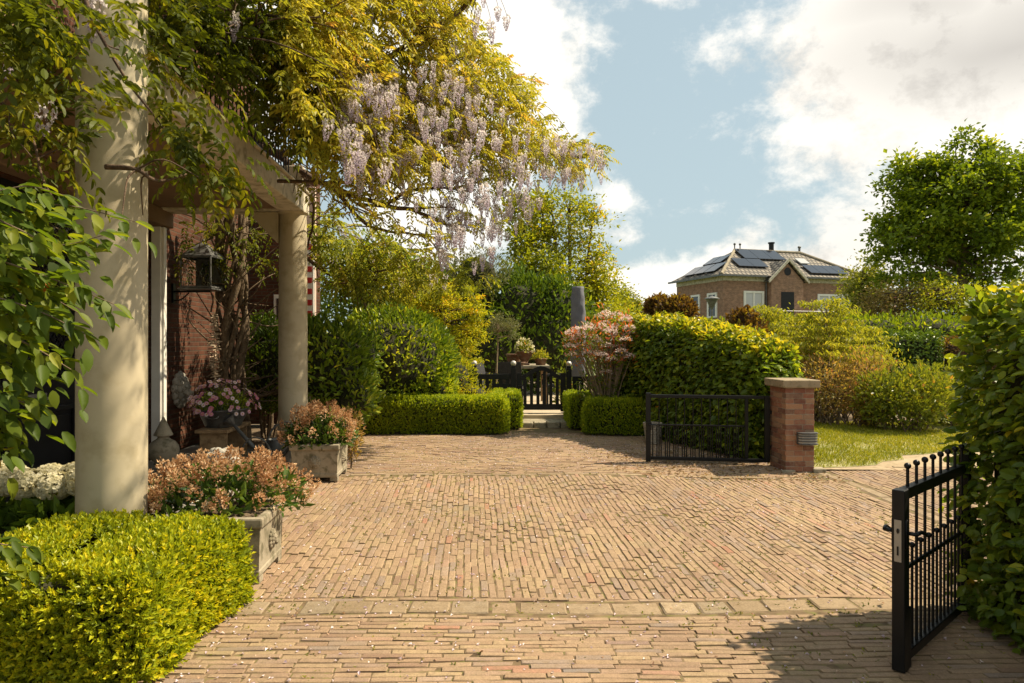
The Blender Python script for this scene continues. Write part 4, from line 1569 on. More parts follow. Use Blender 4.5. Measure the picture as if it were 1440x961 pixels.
b.box((-pw - .05, -pd_ - .05, .966), (pw + .05, pd_ + .05, 1.055))
b.build('cap', M['cap'], t, bevel=.01)
b = MB()
b.box((-pw - .06, -pd_ - .05, -.04), (-pw + .1, -pd_ - .005, .02))
b.box((pw - .02, -pd_ - .03, -.04), (pw + .13, -pd_ + .1, .03))
b.build('foot_stone', M['stone'], t, bevel=.012)
LAMPG = plain('lamp_grey', (.075, .075, .075), .45, .2)
t2 = thing('wall_lamp', 'small rounded metal louvre lamp on the front of the brick pillar', 'lamp', (pc[0] + .075, pc[1] - pd_ - .012, .36), R(2))
b = MB()
prof = [(-.115, 0), (-.115, -.05), (-.085, -.085), (0, -.1), (.085, -.085), (.115, -.05), (.115, 0)]
b.prism(prof, .075, .095)
b.prism(prof, -.045, -.03)
b.box((-.115, -.008, -.03), (.115, 0, .075))
b.build('housing', LAMPG, t2, bevel=.003)
b = MB()
for k in range(3):
    p2 = [(x_ * .97, y_ * .96) for x_, y_ in prof]
    b.prism(p2, -.012 + k * .03, .002 + k * .03)
b.build('louvre', LAMPG, t2)
b = MB()
b.prism([(x_ * .9, y_ * .8) for x_, y_ in prof], -.029, .074)
b.build('lamp_glass', M['pane_pale'], t2)

# wicker pot
t = thing('wicker_pot', 'pale woven pot standing beside the free end of the driveway gate', 'pot', (2.08, 10.1, 0))
b = MB()
pr = []
for k in range(12):
    z_ = .27 * k / 11
    r_ = .095 + .04 * (k / 11)
    pr += [(r_ + .006, z_), (r_ - .002, z_ + .012)]
b.lathe(pr + [(.142, .285), (.142, .30), (.122, .30), (.115, .2)], (0, 0, 0), 24)
b.build('pot_body', M['wicker'], t)
b = MB()
b.lathe([(.11, 0), (.112, .02)], (0, 0, .2), 20)
b.build('soil', M['soil'], t)

# ------------------------------------------------------------------ open side gate at the right
sa, sb = np.array([1.775, 3.12, 0.0]), np.array([2.52, 3.80, 0.0])
t = thing('side_gate', 'open black iron side gate with ball-tipped bars and a lever handle', 'gate', tuple(sa))
gd = unit(sb - sa)
gn = np.array([gd[1], -gd[0], 0])
gl = np.linalg.norm(sb - sa)
b = MB()
b.obox(gp(-.03, 0), gp(.03, 0), .055, .0, .825)
b.build('lock_stile', M['black'], t, bevel=.004)
b = MB()
b.obox(gp(.031, 0), gp(.07, 0), .05, .0, .28)
b.obox(gp(.0305, 0), gp(gl, 0), .04, .03, .075)
b.obox(gp(.0305, 0), gp(gl - .02, 0), .04, .775, .825)
b.obox(gp(.0305, 0), gp(gl, 0), .014, .44, .46)
b.obox(gp(gl - .019, 0), gp(gl + .03, 0), .05, .0, .9)
b.build('gate_frame', M['black'], t, bevel=.004)
b = MB()
for i in range(8):
    s_ = .095 + i * .122
    if s_ > gl - .05:
        break
    b.tube([gp(s_, .075), gp(s_, .915)], .0075, 8)
    b.ball(gp(s_, .92), .0155, 10, 7)
b.build('tall_bars', M['black'], t)
b = MB()
for i in range(8):
    s_ = .034 + .122 * i + .061 * 2
    s_ = .156 + i * .122
    if s_ > gl - .04:
        break
    b.tube([gp(s_, .075), gp(s_, .535)], .0068, 8)
    b.ball(gp(s_, .54), .0135, 10, 7)
b.build('short_bars', M['black'], t)
b = MB()
b.obox(gp(-.034, 0), gp(-.0305, 0), .03, .50, .69)
b.build('lock_plate', M['steel'], t)
b = MB()
b.ball(gp(-.036, .64), (.004, .008, .012), 8, 6)
b.build('spindle', M['black'], t)
MB().obox(gp(-.037, 0), gp(-.0345, 0), .007, .53, .57).build('keyhole', M['black'], t)
for sgn in (-1, 1):
    b = MB()
    q = gn * sgn
    b.tube([gp(0, .63) + q * .027, gp(0, .63) + q * .07], .009, 8)
    b.tube(smooth_path([gp(0, .63) + q * .066, gp(.04, .635) + q * .075, gp(.09, .615) + q * .075, gp(.13, .60) + q * .07], 4), [.010 - .0003 * i for i in range(13)], 8)
    b.obox(gp(-.02, 0) + q * .029, gp(.02, 0) + q * .029, .004, .56, .69)
    b.build('handle', M['black'], t, smooth=True)

# ------------------------------------------------------------------ picket gate and posts
gy_ = 13.0
def fence_post(px, label, z1=1.14, y=gy_):
    x_ = (px - CX) / F * y
    t = thing('gate_post', label, 'post', (x_, y, .0), 0, 'black posts by the picket gate')
    b = MB()
    b.box((-.05, -.05, .0), (.05, .05, z1 - .14))
    b.box((-.042, -.042, z1 - .1395), (.042, .042, z1 - .10))
    b.build('shaft', M['wood_black'], t, bevel=.006)
    b = MB()
    b.ball((0, 0, z1 - .055), .052, 14, 10)
    b.build('finial', M['ball'], t, smooth=True)
    return x_


xa = fence_post(667, 'black post with a pale ball at the outer end of the low fence panel')
xb = fence_post(722, 'black ball-topped post between the picket gate and the short fence panel', 1.14)
xc = fence_post(800, 'black post with a pale ball beside the grey parasol cover', 1.13)
t = thing('fence_panel', 'short black wooden fence panel between two ball-topped posts', 'fence', ((xa + xb) / 2, gy_, 0))
hw = (xb - xa) / 2 - .055
b = MB()
b.box((-hw, -.02, .78), (hw, .02, .88))
b.build('rail', M['wood_black'], t, bevel=.005)
MB().box((-hw, -.02, .18), (hw, .02, .26)).build('rail', M['wood_black'], t, bevel=.005)
b = MB()
for k in range(5):
    x_ = -hw + .06 + k * (2 * hw - .12) / 4
    b.box((x_ - .035, -.012, .261), (x_ + .035, .012, .779))
b.box((-hw * .1, -.014, .55), (hw, .014, .7))
b.build('picket', M['wood_black'], t, bevel=.004)
t = thing('fence_panel', 'black wooden fence panel to the right of the gate, behind the photinia', 'fence', (xc + .65, gy_, 0))
b = MB()
b.box((-.59, -.02, .74), (.6, .02, .84))
b.build('rail', M['wood_black'], t, bevel=.005)
MB().box((-.59, -.02, .18), (.6, .02, .26)).build('rail', M['wood_black'], t, bevel=.005)
b = MB()
for k in range(9):
    x_ = -.54 + k * .135
    b.box((x_ - .035, -.012, .261), (x_ + .035, .012, .739))
b.build('picket', M['wood_black'], t, bevel=.004)

t = thing('picket_gate', 'black wooden picket gate with an arched top at the stone step', 'gate', ((xb + xc) / 2, gy_, 0))
hw = (xc - xb) / 2 - .06
def arch(x_):
    u = abs(x_) / hw
    return .84 + .19 * (math.cos(math.pi * min(u * 1.05, 1)) * .5 + .5)
b = MB()
for s_ in (-1, 1):
    b.box((s_ * (hw - .05) - .05, -.025, .17), (s_ * (hw - .05) + .05, .025, .90))
b.box((-hw + .101, -.025, .2), (hw - .101, .025, .31))
n_ = 20
xs = np.linspace(-hw + .101, hw - .101, n_ + 1)
poly = [(x_, -.025, arch(x_)) for x_ in xs] + [(x_, -.025, arch(x_) - .085) for x_ in xs[::-1]]
for i in range(n_):
    b.extr([(xs[i], -.025, arch(xs[i]) - .085), (xs[i + 1], -.025, arch(xs[i + 1]) - .085), (xs[i + 1], -.025, arch(xs[i + 1])), (xs[i], -.025, arch(xs[i]))], (0, .05, 0))
b.build('gate_frame', M['wood_black'], t)
b = MB()
for k in range(6):
    x_ = -hw + .101 + (2 * hw - .202) * (k + .5) / 6
    b.box((x_ - .03, -.014, .311), (x_ + .03, .014, arch(x_) - .087))
b.build('picket', M['wood_black'], t, bevel=.004)
b = MB()
b.box((-hw + .02, -.045, .6), (-hw + .06, -.026, .7))
b.tube([(-hw + .04, -.045, .66), (-hw + .04, -.075, .66), (-hw + .14, -.075, .66)], .009, 6)
b.build('handle', M['black'], t)

# terrace furniture
t = thing('garden_table', 'stone-topped garden table on the terrace behind the picket gate', 'table', (.38, 15.0, .14))
b = MB()
b.box((-.52, -.75, .79), (.42, .75, .85))
b.build('table_top', M['stone'], t, bevel=.01)
for sx in (-.42, .32):
    for sy in (-.62, .62):
        b = MB()
        b.box((sx - .04, sy - .04, 0), (sx + .04, sy + .04, .7895))
        b.build('leg', M['old_wood'], t)
def garden_chair(loc, rz, label):
    t = thing('garden_chair', label, 'chair', loc, rz, 'dark garden chairs on the terrace')
    b = MB()
    b.box((-.25, -.24, .40), (.25, .24, .44))
    b.build('seat', M['chair_dark'], t, bevel=.01)
    b = MB()
    b.extr([(-.25, .22, .441), (.25, .22, .441), (.23, .34, .95), (-.23, .34, .95)], (0, .035, 0))
    b.build('backrest', M['chair_dark'], t)
    for sx in (-.22, .22):
        b = MB()
        b.tube([(sx * 1.1, -.22, .44), (sx * 1.1, -.24, .64), (sx * 1.1, .26, .66)], .018, 6)
        b.build('armrest', M['chair_dark'], t)
        for sy in (-.21, .21):
            b = MB()
            b.tube([(sx, sy, .0), (sx, sy, .3995)], .018, 6)
            b.build('leg', M['chair_dark'], t)
garden_chair((-.47, 14.75, .14), R(60), 'dark woven garden chair turned sideways by the table, under the small olive tree')
garden_chair((-.02, 14.0, .14), R(175), 'dark woven garden chair with its back to the picket gate')
garden_chair((.92, 14.6, .14), R(-80), 'dark woven garden chair beside the grey parasol cover')
def pot(name, prof, loc, label, mat, group=None):
    t = thing(name, label, 'pot', loc, 0, group)
    MB().lathe(prof, (0, 0, 0), 22).build('pot_body', mat, t, smooth=True)
    r_ = prof[-1][0]
    MB().lathe([(r_ * .98, 0), (r_ * .99, .01)], (0, 0, prof[-1][1]), 18).build('soil', M['soil'], t)
    return t
pot('terracotta_urn', [(.11, 0), (.11, .02), (.07, .05), (.09, .1), (.17, .22), (.19, .27), (.2, .28), (.2, .3), (.17, .3), (.16, .26)], (.27, 14.75, .991), 'dark terracotta urn of pale flowers on the garden table', M['terracotta'])
pot('terracotta_pot', [(.1, 0), (.15, .09), (.165, .2), (.175, .21), (.175, .235), (.155, .235), (.15, .2)], (.04, 15.1, .991), 'pale clay pot on the garden table beside the urn', M['terracotta'])
pot('terracotta_bowl', [(.1, 0), (.14, .05), (.15, .06), (.15, .075), (.13, .075), (.125, .055)], (.14, 14.45, .991), 'shallow clay saucer on the near edge of the garden table', M['terracotta'])
pot('terracotta_pot', [(.1, 0), (.13, .12), (.14, .13), (.14, .15), (.12, .15), (.115, .12)], (.62, 14.75, .991), 'small dark pot of green herbs at the end of the garden table', M['terracotta'])
def small_plant(name, label, c, r, n, L, W, mat, fl=0):
    t = thing(name, label, 'plant', c)
    d = rnd_dirs(n)
    d[:, 2] = np.abs(d[:, 2])
    P = d * np.array(r) * rng.uniform(.4, 1, n)[:, None]
    foliage('leaves', P, d, L, W, M[mat], t, depth=.02)
    if fl:
        d = rnd_dirs(fl)
        d[:, 2] = np.abs(d[:, 2])
        foliage('blossom', d * np.array(r) * 1.03, d, .05, .045, M['hydrangea'], t, depth=.01)
    MB().tube([(0, 0, -.04), (0.01, 0, r[2] * .5)], .01, 5).build('stem', M['bark'], t)
    return t
small_plant('flowering_plant', 'pale yellow flowering plant in the dark terracotta urn', (.27, 14.75, 1.26), (.2, .2, .3), 260, .07, .035, 'shrub_green', 130)
small_plant('herb_plant', 'feathery green plant in the small dark pot', (.62, 14.75, 1.12), (.2, .18, .2), 200, .07, .02, 'dogwood')
small_plant('low_plant', 'bright leafy plant growing behind the right post of the picket gate', (1.05, 13.9, .2), (.24, .22, .95), 320, .09, .045, 'shrub_green')
small_plant('low_plant', 'bushy green plant by the low fence panel and the woven chair', (-.42, 13.7, .2), (.36, .3, .7), 500, .07, .03, 'dogwood')

# folded parasol in its cover
t = thing('covered_parasol', 'tall folded garden parasol in a wrinkled grey cover', 'parasol', (1.40, 14.45, .14))
pr = [(.03, .55), (.13, .56), (.15, .7), (.155, 1.2), (.15, 1.8), (.14, 2.3), (.125, 2.47), (.13, 2.5), (.1, 2.52), (.02, 2.53)]
b = MB()
sd = 40
zs = np.linspace(.55, 2.52, 46)
rr_ = np.interp(zs, [.55, .6, .7, 1.2, 1.8, 2.3, 2.47, 2.5, 2.52], [.10, .14, .155, .165, .155, .14, .125, .135, .12])
for z_, r_ in zip(zs, rr_):
    for k in range(sd):
        a_ = 2 * math.pi * k / sd
        rk = r_ * (1 + .05 * math.sin(a_ * 3 + z_ * 5) + .035 * math.sin(a_ * 7 - z_ * 9 + 1) + .03 * math.sin(z_ * 23 + a_ * 2))
        b.v.append((rk * math.cos(a_), rk * math.sin(a_), z_))
for i in range(len(zs) - 1):
    for k in range(sd):
        k2 = (k + 1) % sd
        b.f.append((i * sd + k, i * sd + k2, (i + 1) * sd + k2, (i + 1) * sd + k))
b.f.append(tuple(range((len(zs) - 1) * sd, len(zs) * sd)))
b.build('cover', M['cloth_grey'], t, smooth=True)
MB().tube([(0, 0, .04), (0, 0, .6)], .03, 10).build('pole', M['black'], t)
MB().lathe([(.26, 0), (.26, .035), (.06, .05), (.05, .12)], (0, 0, 0), 24).build('base', M['stone_grey'], t)


# ------------------------------------------------------------------ bushes
def bush(name, label, cat_, blobs, n, L, W, mat, stem='bark', depth=.07, core=.72, corem='twig', org=None, freq=2.5, base=.45, out=.8, up=.45, rand=.7, hexa=True, nstem=5, bump=.10, group=None):
    """blobs: list of (cx,cy,cz,rx,ry,rz) world"""
    blobs = np.array(blobs, float)
    if org is None:
        org = np.array([blobs[:, 0].mean(), blobs[:, 1].mean(), 0])
    org = np.array(org, float)
    t = thing(name, label, cat_, tuple(org), 0, group)
    area = blobs[:, 3] * blobs[:, 5] + blobs[:, 4] * blobs[:, 5] + blobs[:, 3] * blobs[:, 4]
    Ps, Ns = [], []
    for bb, a_ in zip(blobs, area):
        m = int(n * a_ / area.sum())
        d = rnd_dirs(m)
        P = bb[:3] + d * bb[3:] * (1 + noise3(d * bb[3:] + bb[:3], 3.2) * bump)[:, None]
        inside = np.zeros(m, bool)
        for b2 in blobs:
            if b2 is bb:
                continue
            if np.all(b2 == bb):
                continue
            inside |= (((P - b2[:3]) / (b2[3:] * .85)) ** 2).sum(1) < 1
        k = ~inside & (P[:, 2] > org[2] + .03)
        Ps.append(P[k])
        Ns.append(unit(d / bb[3:])[k])
    P = np.concatenate(Ps) - org
    Nn = np.concatenate(Ns)
    foliage('leaves', P, Nn, L, W, M[mat], t, depth=depth, out=out, up=up, rand=rand, freq=freq, base=base, hexa=hexa)
    b = MB()
    if core:
        for bb in blobs:
            b.ball(bb[:3] - org, bb[3:] * core, 18, 12)
        b.build('branches', M[corem], t, disp=.05, dfreq=4)
    b = MB()
    for k in range(nstem):
        a_ = 2 * math.pi * k / nstem
        bb = blobs[k % len(blobs)]
        top = bb[:3] - org + np.array([math.cos(a_) * bb[3] * .4, math.sin(a_) * bb[4] * .4, 0])
        x0, y0 = math.cos(a_) * .08, math.sin(a_) * .08
        b.tube(smooth_path([(x0, y0, -.02), (top[0] * .4 + x0, top[1] * .4 + y0, top[2] * .5), top], 4), np.linspace(.03, .012, 9), 6)
    b.build('stem', M[stem], t)
    return t


def pb(px, py, d, rx, rz, ry=None):
    """blob given by its centre pixel, depth and half sizes in pixels"""
    p = at(px, py, d)
    s_ = d / F
    return (p[0], p[1], p[2], rx * s_, ry if ry else rx * s_, rz * s_)


bush('rounded_bush', 'big dome-shaped clipped evergreen bush behind the low box hedge', 'bush', [pb(555, 512, 11.95, 86, 82, .95), pb(600, 545, 11.9, 42, 48, .6)], 6800, .10, .045, 'laurel', depth=.06, bump=.07)
bush('camellia_bush', 'loose dark glossy bush next to the slimmer porch column', 'bush', [pb(465, 520, 9.6, 58, 66, .55), pb(495, 560, 9.5, 34, 45, .35), pb(440, 480, 9.9, 30, 34, .4), pb(505, 500, 10, 28, 40, .4)], 4300, .11, .044, 'camellia', depth=.09, bump=.16)
bush('porch_bush', 'dark leafy bush growing behind the far porch column and tub', 'bush', [pb(385, 520, 10.4, 46, 60, .5), pb(370, 470, 10.8, 26, 30, .4)], 3200, .08, .032, 'dark_leaf', depth=.1, bump=.16)
bush('low_bush', 'low yellow-green bush between the dome bush and the picket fence', 'bush', [pb(638, 532, 12.6, 32, 34, .45), pb(612, 560, 12.2, 38, 28, .4), pb(668, 556, 12.3, 22, 12, .3)], 3600, .05, .024, 'maple', depth=.06)


# ------------------------------------------------------------------ trees
def branch_set(b, root, tips, r0, r1, k_=4, lift=.25):
    for tp in tips:
        d = tp - root
        mid = root + d * .5 + np.array([0, 0, lift * np.linalg.norm(d) * .3]) + rng.normal(0, .04, 3) * np.linalg.norm(d)
        b.tube(smooth_path([root, mid, tp], k_), np.linspace(r0, r1, 2 * k_ + 1), 5, False)


def tree(name, label, base, trunk_top, r0, blobs, nclump, leaf_per, L, W, mat, clump_r, bark='bark', trunks=None, shell=.55, hexa=False, drop=.0, group=None, nbranch=60, flat=1.0, catg='tree', up=.1, base_v=.45):
    base = np.array(base, float)
    t = thing(name, label, catg, tuple(base), 0, group)
    blobs = np.array(blobs, float)
    vol = blobs[:, 3] * blobs[:, 4] * blobs[:, 5]
    cs = []
    for bb, vv in zip(blobs, vol):
        m = max(3, int(nclump * vv / vol.sum()))
        d = rnd_dirs(m)
        cs.append(bb[:3] + d * bb[3:] * (shell + (1 - shell) * rng.uniform(0, 1, m) ** .6)[:, None])
    cs = np.concatenate(cs) - base
    mid_ = cs.mean(0)
    cs = mid_ + (cs - mid_) * rng.uniform(.9, 1.1, len(cs))[:, None]
    size = clump_r * rng.uniform(.6, 1.3, len(cs))
    cnt = rng.poisson(leaf_per, len(cs)) + 4
    idx = np.repeat(np.arange(len(cs)), cnt)
    g = rng.normal(0, .5, (len(idx), 3)) * np.array([1, 1, flat * .75])
    P = cs[idx] + g * size[idx][:, None]
    Nn = unit(g + np.array([0, 0, .6]))
    D = g * .8 + rnd_dirs(len(P)) * .8 + np.array([0, 0, up])
    Nl = rnd_dirs(len(P)) * .7 + np.array([0, 0, .9])
    sc_ = np.clip(rng.normal(1, .2, len(P)), .5, 1.5)
    v = np.clip(base_v + rng.normal(0, .16, len(cs))[idx] + rng.normal(0, .16, len(P)), 0, 1)
    leaves('crown', P, D, Nl, L * sc_, W * sc_, v, M[mat], t, hexa=hexa)
    b = MB()
    tt = np.array(trunk_top, float) - base
    tops = []
    for tr in (trunks or [((0, 0), (0, 0))]):
        (bx_, by_), (ox, oy) = tr
        pth = smooth_path([(bx_, by_, -.1), (bx_ + ox * .3 + rng.normal(0, .03), by_ + oy * .3, tt[2] * .4), (tt[0] * .8 + ox * .8, tt[1] * .8 + oy * .8, tt[2] * .8), (tt[0] + ox, tt[1] + oy, tt[2])], 5)
        b.tube(pth, np.linspace(r0, r0 * .3, len(pth)), 9)
        tops.append(np.array(pth))
    allp = np.concatenate(tops)
    pick = rng.permutation(len(cs))[:nbranch]
    for i in pick:
        c = cs[i]
        dd = np.linalg.norm(allp - c, axis=1) + np.where(allp[:, 2] > c[2], 2.0, 0) + np.where(allp[:, 2] < tt[2] * .35, 1.5, 0)
        rt = allp[np.argmin(dd)]
        branch_set(b, rt, [c], r0 * .28, r0 * .05, 3)
    b.build('trunk', M[bark], t, smooth=True)
    return t


# maple leaning out of the bed
tree('maple_tree', 'feathery golden-green maple standing beside the dome-shaped bush', at(625, 560, 14.6) * [1, 1, 0], at(625, 440, 14.6), .05,
     [pb(630, 440, 14.6, 52, 34), pb(655, 480, 14.6, 30, 24), pb(600, 425, 14.6, 42, 24), pb(640, 412, 14.6, 36, 18), pb(660, 505, 14.6, 26, 14)], 150, 52, .075, .03, 'maple', .2, 'bark_dark', hexa=False, flat=.4, up=-.1, nbranch=40, base_v=.5)
# olive standard
tree('olive_tree', 'small grey-green olive tree with a round crown on a thin bare stem', at(699, 515, 15.9) * [1, 1, 0], at(700, 468, 15.9), .03,
     [pb(704, 462, 15.9, 26, 20)], 46, 34, .06, .014, 'olive', .14, 'bark_pale', nbranch=46, base_v=.5, shell=.3)
tree('garden_tree', 'leafy green tree standing behind the dome-shaped bush, under the wisteria', at(520, 560, 15.2) * [1, 1, 0], at(515, 400, 15.2), .06,
     [pb(480, 400, 15.2, 60, 60), pb(540, 395, 15.4, 60, 50), pb(590, 410, 15.6, 40, 40)], 110, 60, .12, .06, 'dark_leaf', .36, 'bark_dark', nbranch=60, base_v=.6)
# dark evergreen wall at the back of the terrace
bush('evergreen_hedge', 'tall dark evergreen screen of laurel and ivy at the back of the terrace', 'hedge', [pb(590, 450, 18.2, 60, 72, .9), pb(665, 440, 18.2, 60, 66, .9), pb(730, 448, 18.3, 60, 66, .9), pb(785, 450, 18.4, 46, 60, .9), pb(690, 500, 17.8, 70, 50, .8), pb(770, 490, 18, 60, 70, .8)], 13000, .16, .08, 'dark_leaf', depth=.22, bump=.14, freq=1.5, nstem=8)
bush('pale_evergreen', 'greyish small-leaved evergreen bush rising above the dark laurel screen', 'bush', [pb(672, 385, 17.6, 44, 36, .6), pb(625, 395, 17.6, 36, 30, .6)], 5000, .07, .025, 'olive', depth=.2, bump=.2, core=.6, org=at(660, 500, 17.6) * [1, 1, 0])
tree('young_tree', 'airy young tree with several upright stems right behind the grey parasol', at(803, 480, 20.5) * [1, 1, 0], at(800, 300, 20.5), .075,
     [pb(800, 310, 20.5, 46, 44), pb(830, 330, 20.5, 30, 36), pb(775, 350, 20.6, 30, 32), pb(806, 366, 20.4, 40, 24), pb(822, 285, 20.6, 26, 20)], 80, 40, .11, .06, 'tree', .30, 'bark', trunks=[((0, 0), (0, 0)), ((.15, .1), (.75, .1)), ((-.1, 0), (-.5, 0))], nbranch=110)
tree('young_tree', 'thin pale-stemmed young tree nearest the wisteria tip, by the dark screen', at(727, 480, 20) * [1, 1, 0], at(724, 290, 20), .055,
     [pb(726, 300, 20, 24, 36), pb(733, 340, 20, 24, 24)], 44, 30, .13, .075, 'tree', .32, 'bark_pale', nbranch=40)
tree('young_tree', 'slim young tree standing between the pale-stemmed tree and the one behind the parasol', at(755, 480, 20.8) * [1, 1, 0], at(764, 300, 20.8), .06,
     [pb(762, 305, 20.8, 26, 36), pb(752, 350, 20.8, 26, 30)], 60, 30, .13, .075, 'tree', .34, 'bark', nbranch=50)
tree('conical_tree', 'dense yellow-green cone-shaped tree just right of the grey parasol', at(842, 500, 21) * [1, 1, 0], at(838, 380, 21), .08,
     [pb(835, 385, 21, 28, 44), pb(848, 425, 21, 36, 34), pb(815, 420, 21, 34, 40), pb(868, 450, 20, 30, 22)], 150, 62, .10, .06, 'tree', .42, 'bark', nbranch=40, base_v=.5)
tree('bushy_tree', 'full olive-green tree filling the gap over the dark laurel screen', at(770, 480, 19.4) * [1, 1, 0], at(770, 400, 19.4), .08,
     [pb(765, 395, 19.4, 36, 40), pb(790, 415, 19.3, 26, 40), pb(735, 400, 19.6, 26, 30)], 90, 56, .12, .07, 'tree', .36, 'bark', nbranch=50, base_v=.42)
for i, (px, py, rx, rz, lab) in enumerate([(868, 432, 9, 22, 'small distant conifer nearest the cone-shaped tree'), (880, 430, 10, 17, 'middle one of the small distant conifers'), (893, 434, 9, 15, 'small distant conifer closest to the copper topiary balls')]):
    tree('distant_conifer', lab, at(px, 470, 48) * [1, 1, 0], at(px, py - rz * .8, 48), .12, [pb(px, py + 8, 48, rx, rz), pb(px, py - 6, 48, rx * .6, rz)], 50, 40, .2, .1, 'poplar', .5, nbranch=10, group='conifers far beyond the terrace')

# photinia
pp = at(855, 560, 11.5)
t = thing('photinia_shrub', 'photinia bush with red young leaves and creamy flower heads above the box hedge', 'shrub', (pp[0], pp[1], 0))
cl_ = []
for k in range(78):
    u = rng.uniform(-1, 1)
    px_ = 848 + u * 48
    py_ = 484 - math.sqrt(max(0, 1 - u * u)) * rng.uniform(-.7, 1) * 40 + rng.normal(0, 7)
    cl_.append(at(px_, py_, 11.5 + rng.uniform(-.45, .45)))
cl_ = np.array(cl_) - np.array([pp[0], pp[1], 0])
b = MB()
for c in cl_:
    b.tube(smooth_path([(rng.normal(0, .10), rng.normal(0, .08), 0), (c[0] * .5, c[1] * .5, c[2] * .55), c], 4), np.linspace(.013, .004, 9), 5, False)
b.build('stem', M['bark_pale'], t)
idx = np.repeat(np.arange(len(cl_)), 24)
off = rng.normal(0, .075, (len(idx), 3)) - np.array([0, 0, .05])
leaves('leaves', cl_[idx] + off, unit(off) + np.array([0, 0, .8]) + rnd_dirs(len(idx)) * .4, rnd_dirs(len(idx)), .085, .03, np.clip(rng.beta(1.2, 1.3, len(idx)) + off[:, 2] * 2, 0, 1), M['photinia_leaf'], t)
lo_ = rng.uniform(0, 1, (520, 3)) * np.array([1.0, .7, .62]) + np.array([-.5, -.35, .35])
leaves('lower_leaves', lo_, rnd_dirs(520) + np.array([0, 0, .4]), rnd_dirs(520), .08, .03, rng.uniform(0, .5, 520), M['photinia_leaf'], t)
k = np.arange(len(cl_))[rng.uniform(0, 1, len(cl_)) < .85]
ptsb = []
for c in cl_[k]:
    m = 90
    d = rnd_dirs(m)
    d[:, 2] = np.abs(d[:, 2])
    ptsb.append(c + np.array([0, -.03, .03]) + d * np.array([.10, .10, .06]))
ptsb = np.concatenate(ptsb)
leaves('blossom', ptsb, rnd_dirs(len(ptsb)), rnd_dirs(len(ptsb)) * .6 + np.array([0, -.3, .8]), .026, .024, rng.uniform(0, 1, len(ptsb)), M['photinia_bloom'], t, hexa=False)

# copper topiary behind the beech hedge
def topiary(label, blobs, base, n=2600):
    blobs = np.array(blobs)
    return bush('copper_topiary', label, 'topiary', blobs, n, .07, .045, 'copper', depth=.06, core=.8, corem='twig_brown', org=base, bump=.08, nstem=3, group='clipped copper beeches')
topiary('rounded copper beech topiary on a stem, the one overlapping its neighbour in front', [pb(952, 441, 12.6, 27, 22)], at(952, 500, 12.6) * [1, 1, 0])
topiary('rounded copper beech topiary partly behind the neighbouring ball', [pb(926, 434, 13.4, 20, 18)], at(926, 500, 13.4) * [1, 1, 0], 1800)
topiary('blunt cone of clipped copper beech standing just behind the hedge, near the street lamp', [pb(1047, 470, 11.8, 29, 24), pb(1046, 452, 11.8, 19, 18)], at(1047, 520, 11.8) * [1, 1, 0], 2600)

# street lamp
t = thing('street_lamp', 'slim grey street lamp with a wide conical glass head, before the brick villa', 'street lamp', tuple(at(1001, 480, 33) * [1, 1, 0]))
MB().tube([(0, 0, -.06), (0, 0, 1), (0, 0, 3.05)], [.07, .055, .045], 10).build('pole', M['zinc'], t)
MB().lathe([(.05, 0), (.07, .05), (.28, .48), (.29, .5)], (0, 0, 3.05), 20).build('lamp_glass', M['zinc'], t)
MB().lathe([(.36, 0), (.36, .03), (.2, .1), (.04, .14), (.02, .2)], (0, 0, 3.551), 20).build('lamp_shade', M['zinc'], t)

# ------------------------------------------------------------------ right garden
def multi_stem(name, label, blobs, n, L, W, mat, base, ns, group=None, depth=.14, freq=2.0, core=.5, hexa=True):
    t = bush(name, label, 'shrub', blobs, n, L, W, mat, depth=depth, core=0, org=base, nstem=1, bump=.18, freq=freq, hexa=hexa, group=group)
    blobs = np.array(blobs) - np.array(list(base) + [0, 0, 0])
    # inner leaves so that it is not hollow
    m = int(n * .6)
    bi = rng.integers(0, len(blobs), m)
    d = rnd_dirs(m) * rng.uniform(.2, .9, m)[:, None]
    P = blobs[bi, :3] + d * blobs[bi, 3:]
    P = P[P[:, 2] > .05]
    foliage('inner_leaves', P, rnd_dirs(len(P)), L, W, M[mat], t, depth=.02, freq=freq, hexa=hexa)
    b = MB()
    for k in range(ns):
        bb = blobs[k % len(blobs)]
        top = bb[:3] + rnd_dirs(1)[0] * bb[3:] * .75
        x0, y0 = rng.normal(0, .16, 2) + bb[:2] * .6
        b.tube(smooth_path([(x0, y0, -.03), ((x0 + top[0]) / 2, (y0 + top[1]) / 2, top[2] * .55), top], 4), np.linspace(.013, .005, 9), 5, False)
    b.build('twigs', M['bark'], t)
    return t


multi_stem('loose_shrub', 'tawny bare-stemmed shrub right behind the brick pillar', [pb(1165, 545, 12.3, 40, 44, .55), pb(1140, 540, 12.8, 30, 40, .5)], 1800, .065, .03, 'shrub_brown', at(1160, 600, 12.3) * [1, 1, 0], 40)
multi_stem('loose_shrub', 'reddish-tipped twiggy shrub between the tawny shrub and the dense green one', [pb(1210, 545, 12.2, 36, 46, .55), pb(1225, 570, 11.9, 26, 34, .45)], 1900, .065, .03, 'shrub_brown', at(1210, 602, 12.2) * [1, 1, 0], 40)
multi_stem('leafy_shrub', 'dense fresh-green shrub at the edge of the lawn, beside the tall beech hedge', [pb(1275, 565, 11.4, 52, 44, .6), pb(1300, 550, 11.6, 38, 40, .55), pb(1240, 560, 11.6, 34, 40, .5)], 4200, .075, .04, 'shrub_green', at(1275, 612, 11.4) * [1, 1, 0], 30)
multi_stem('leafy_shrub', 'lighter green shrub partly hidden by the tall beech hedge', [pb(1345, 560, 12.2, 36, 50, .6)], 1600, .075, .04, 'shrub_green', at(1345, 612, 12.2) * [1, 1, 0], 16)
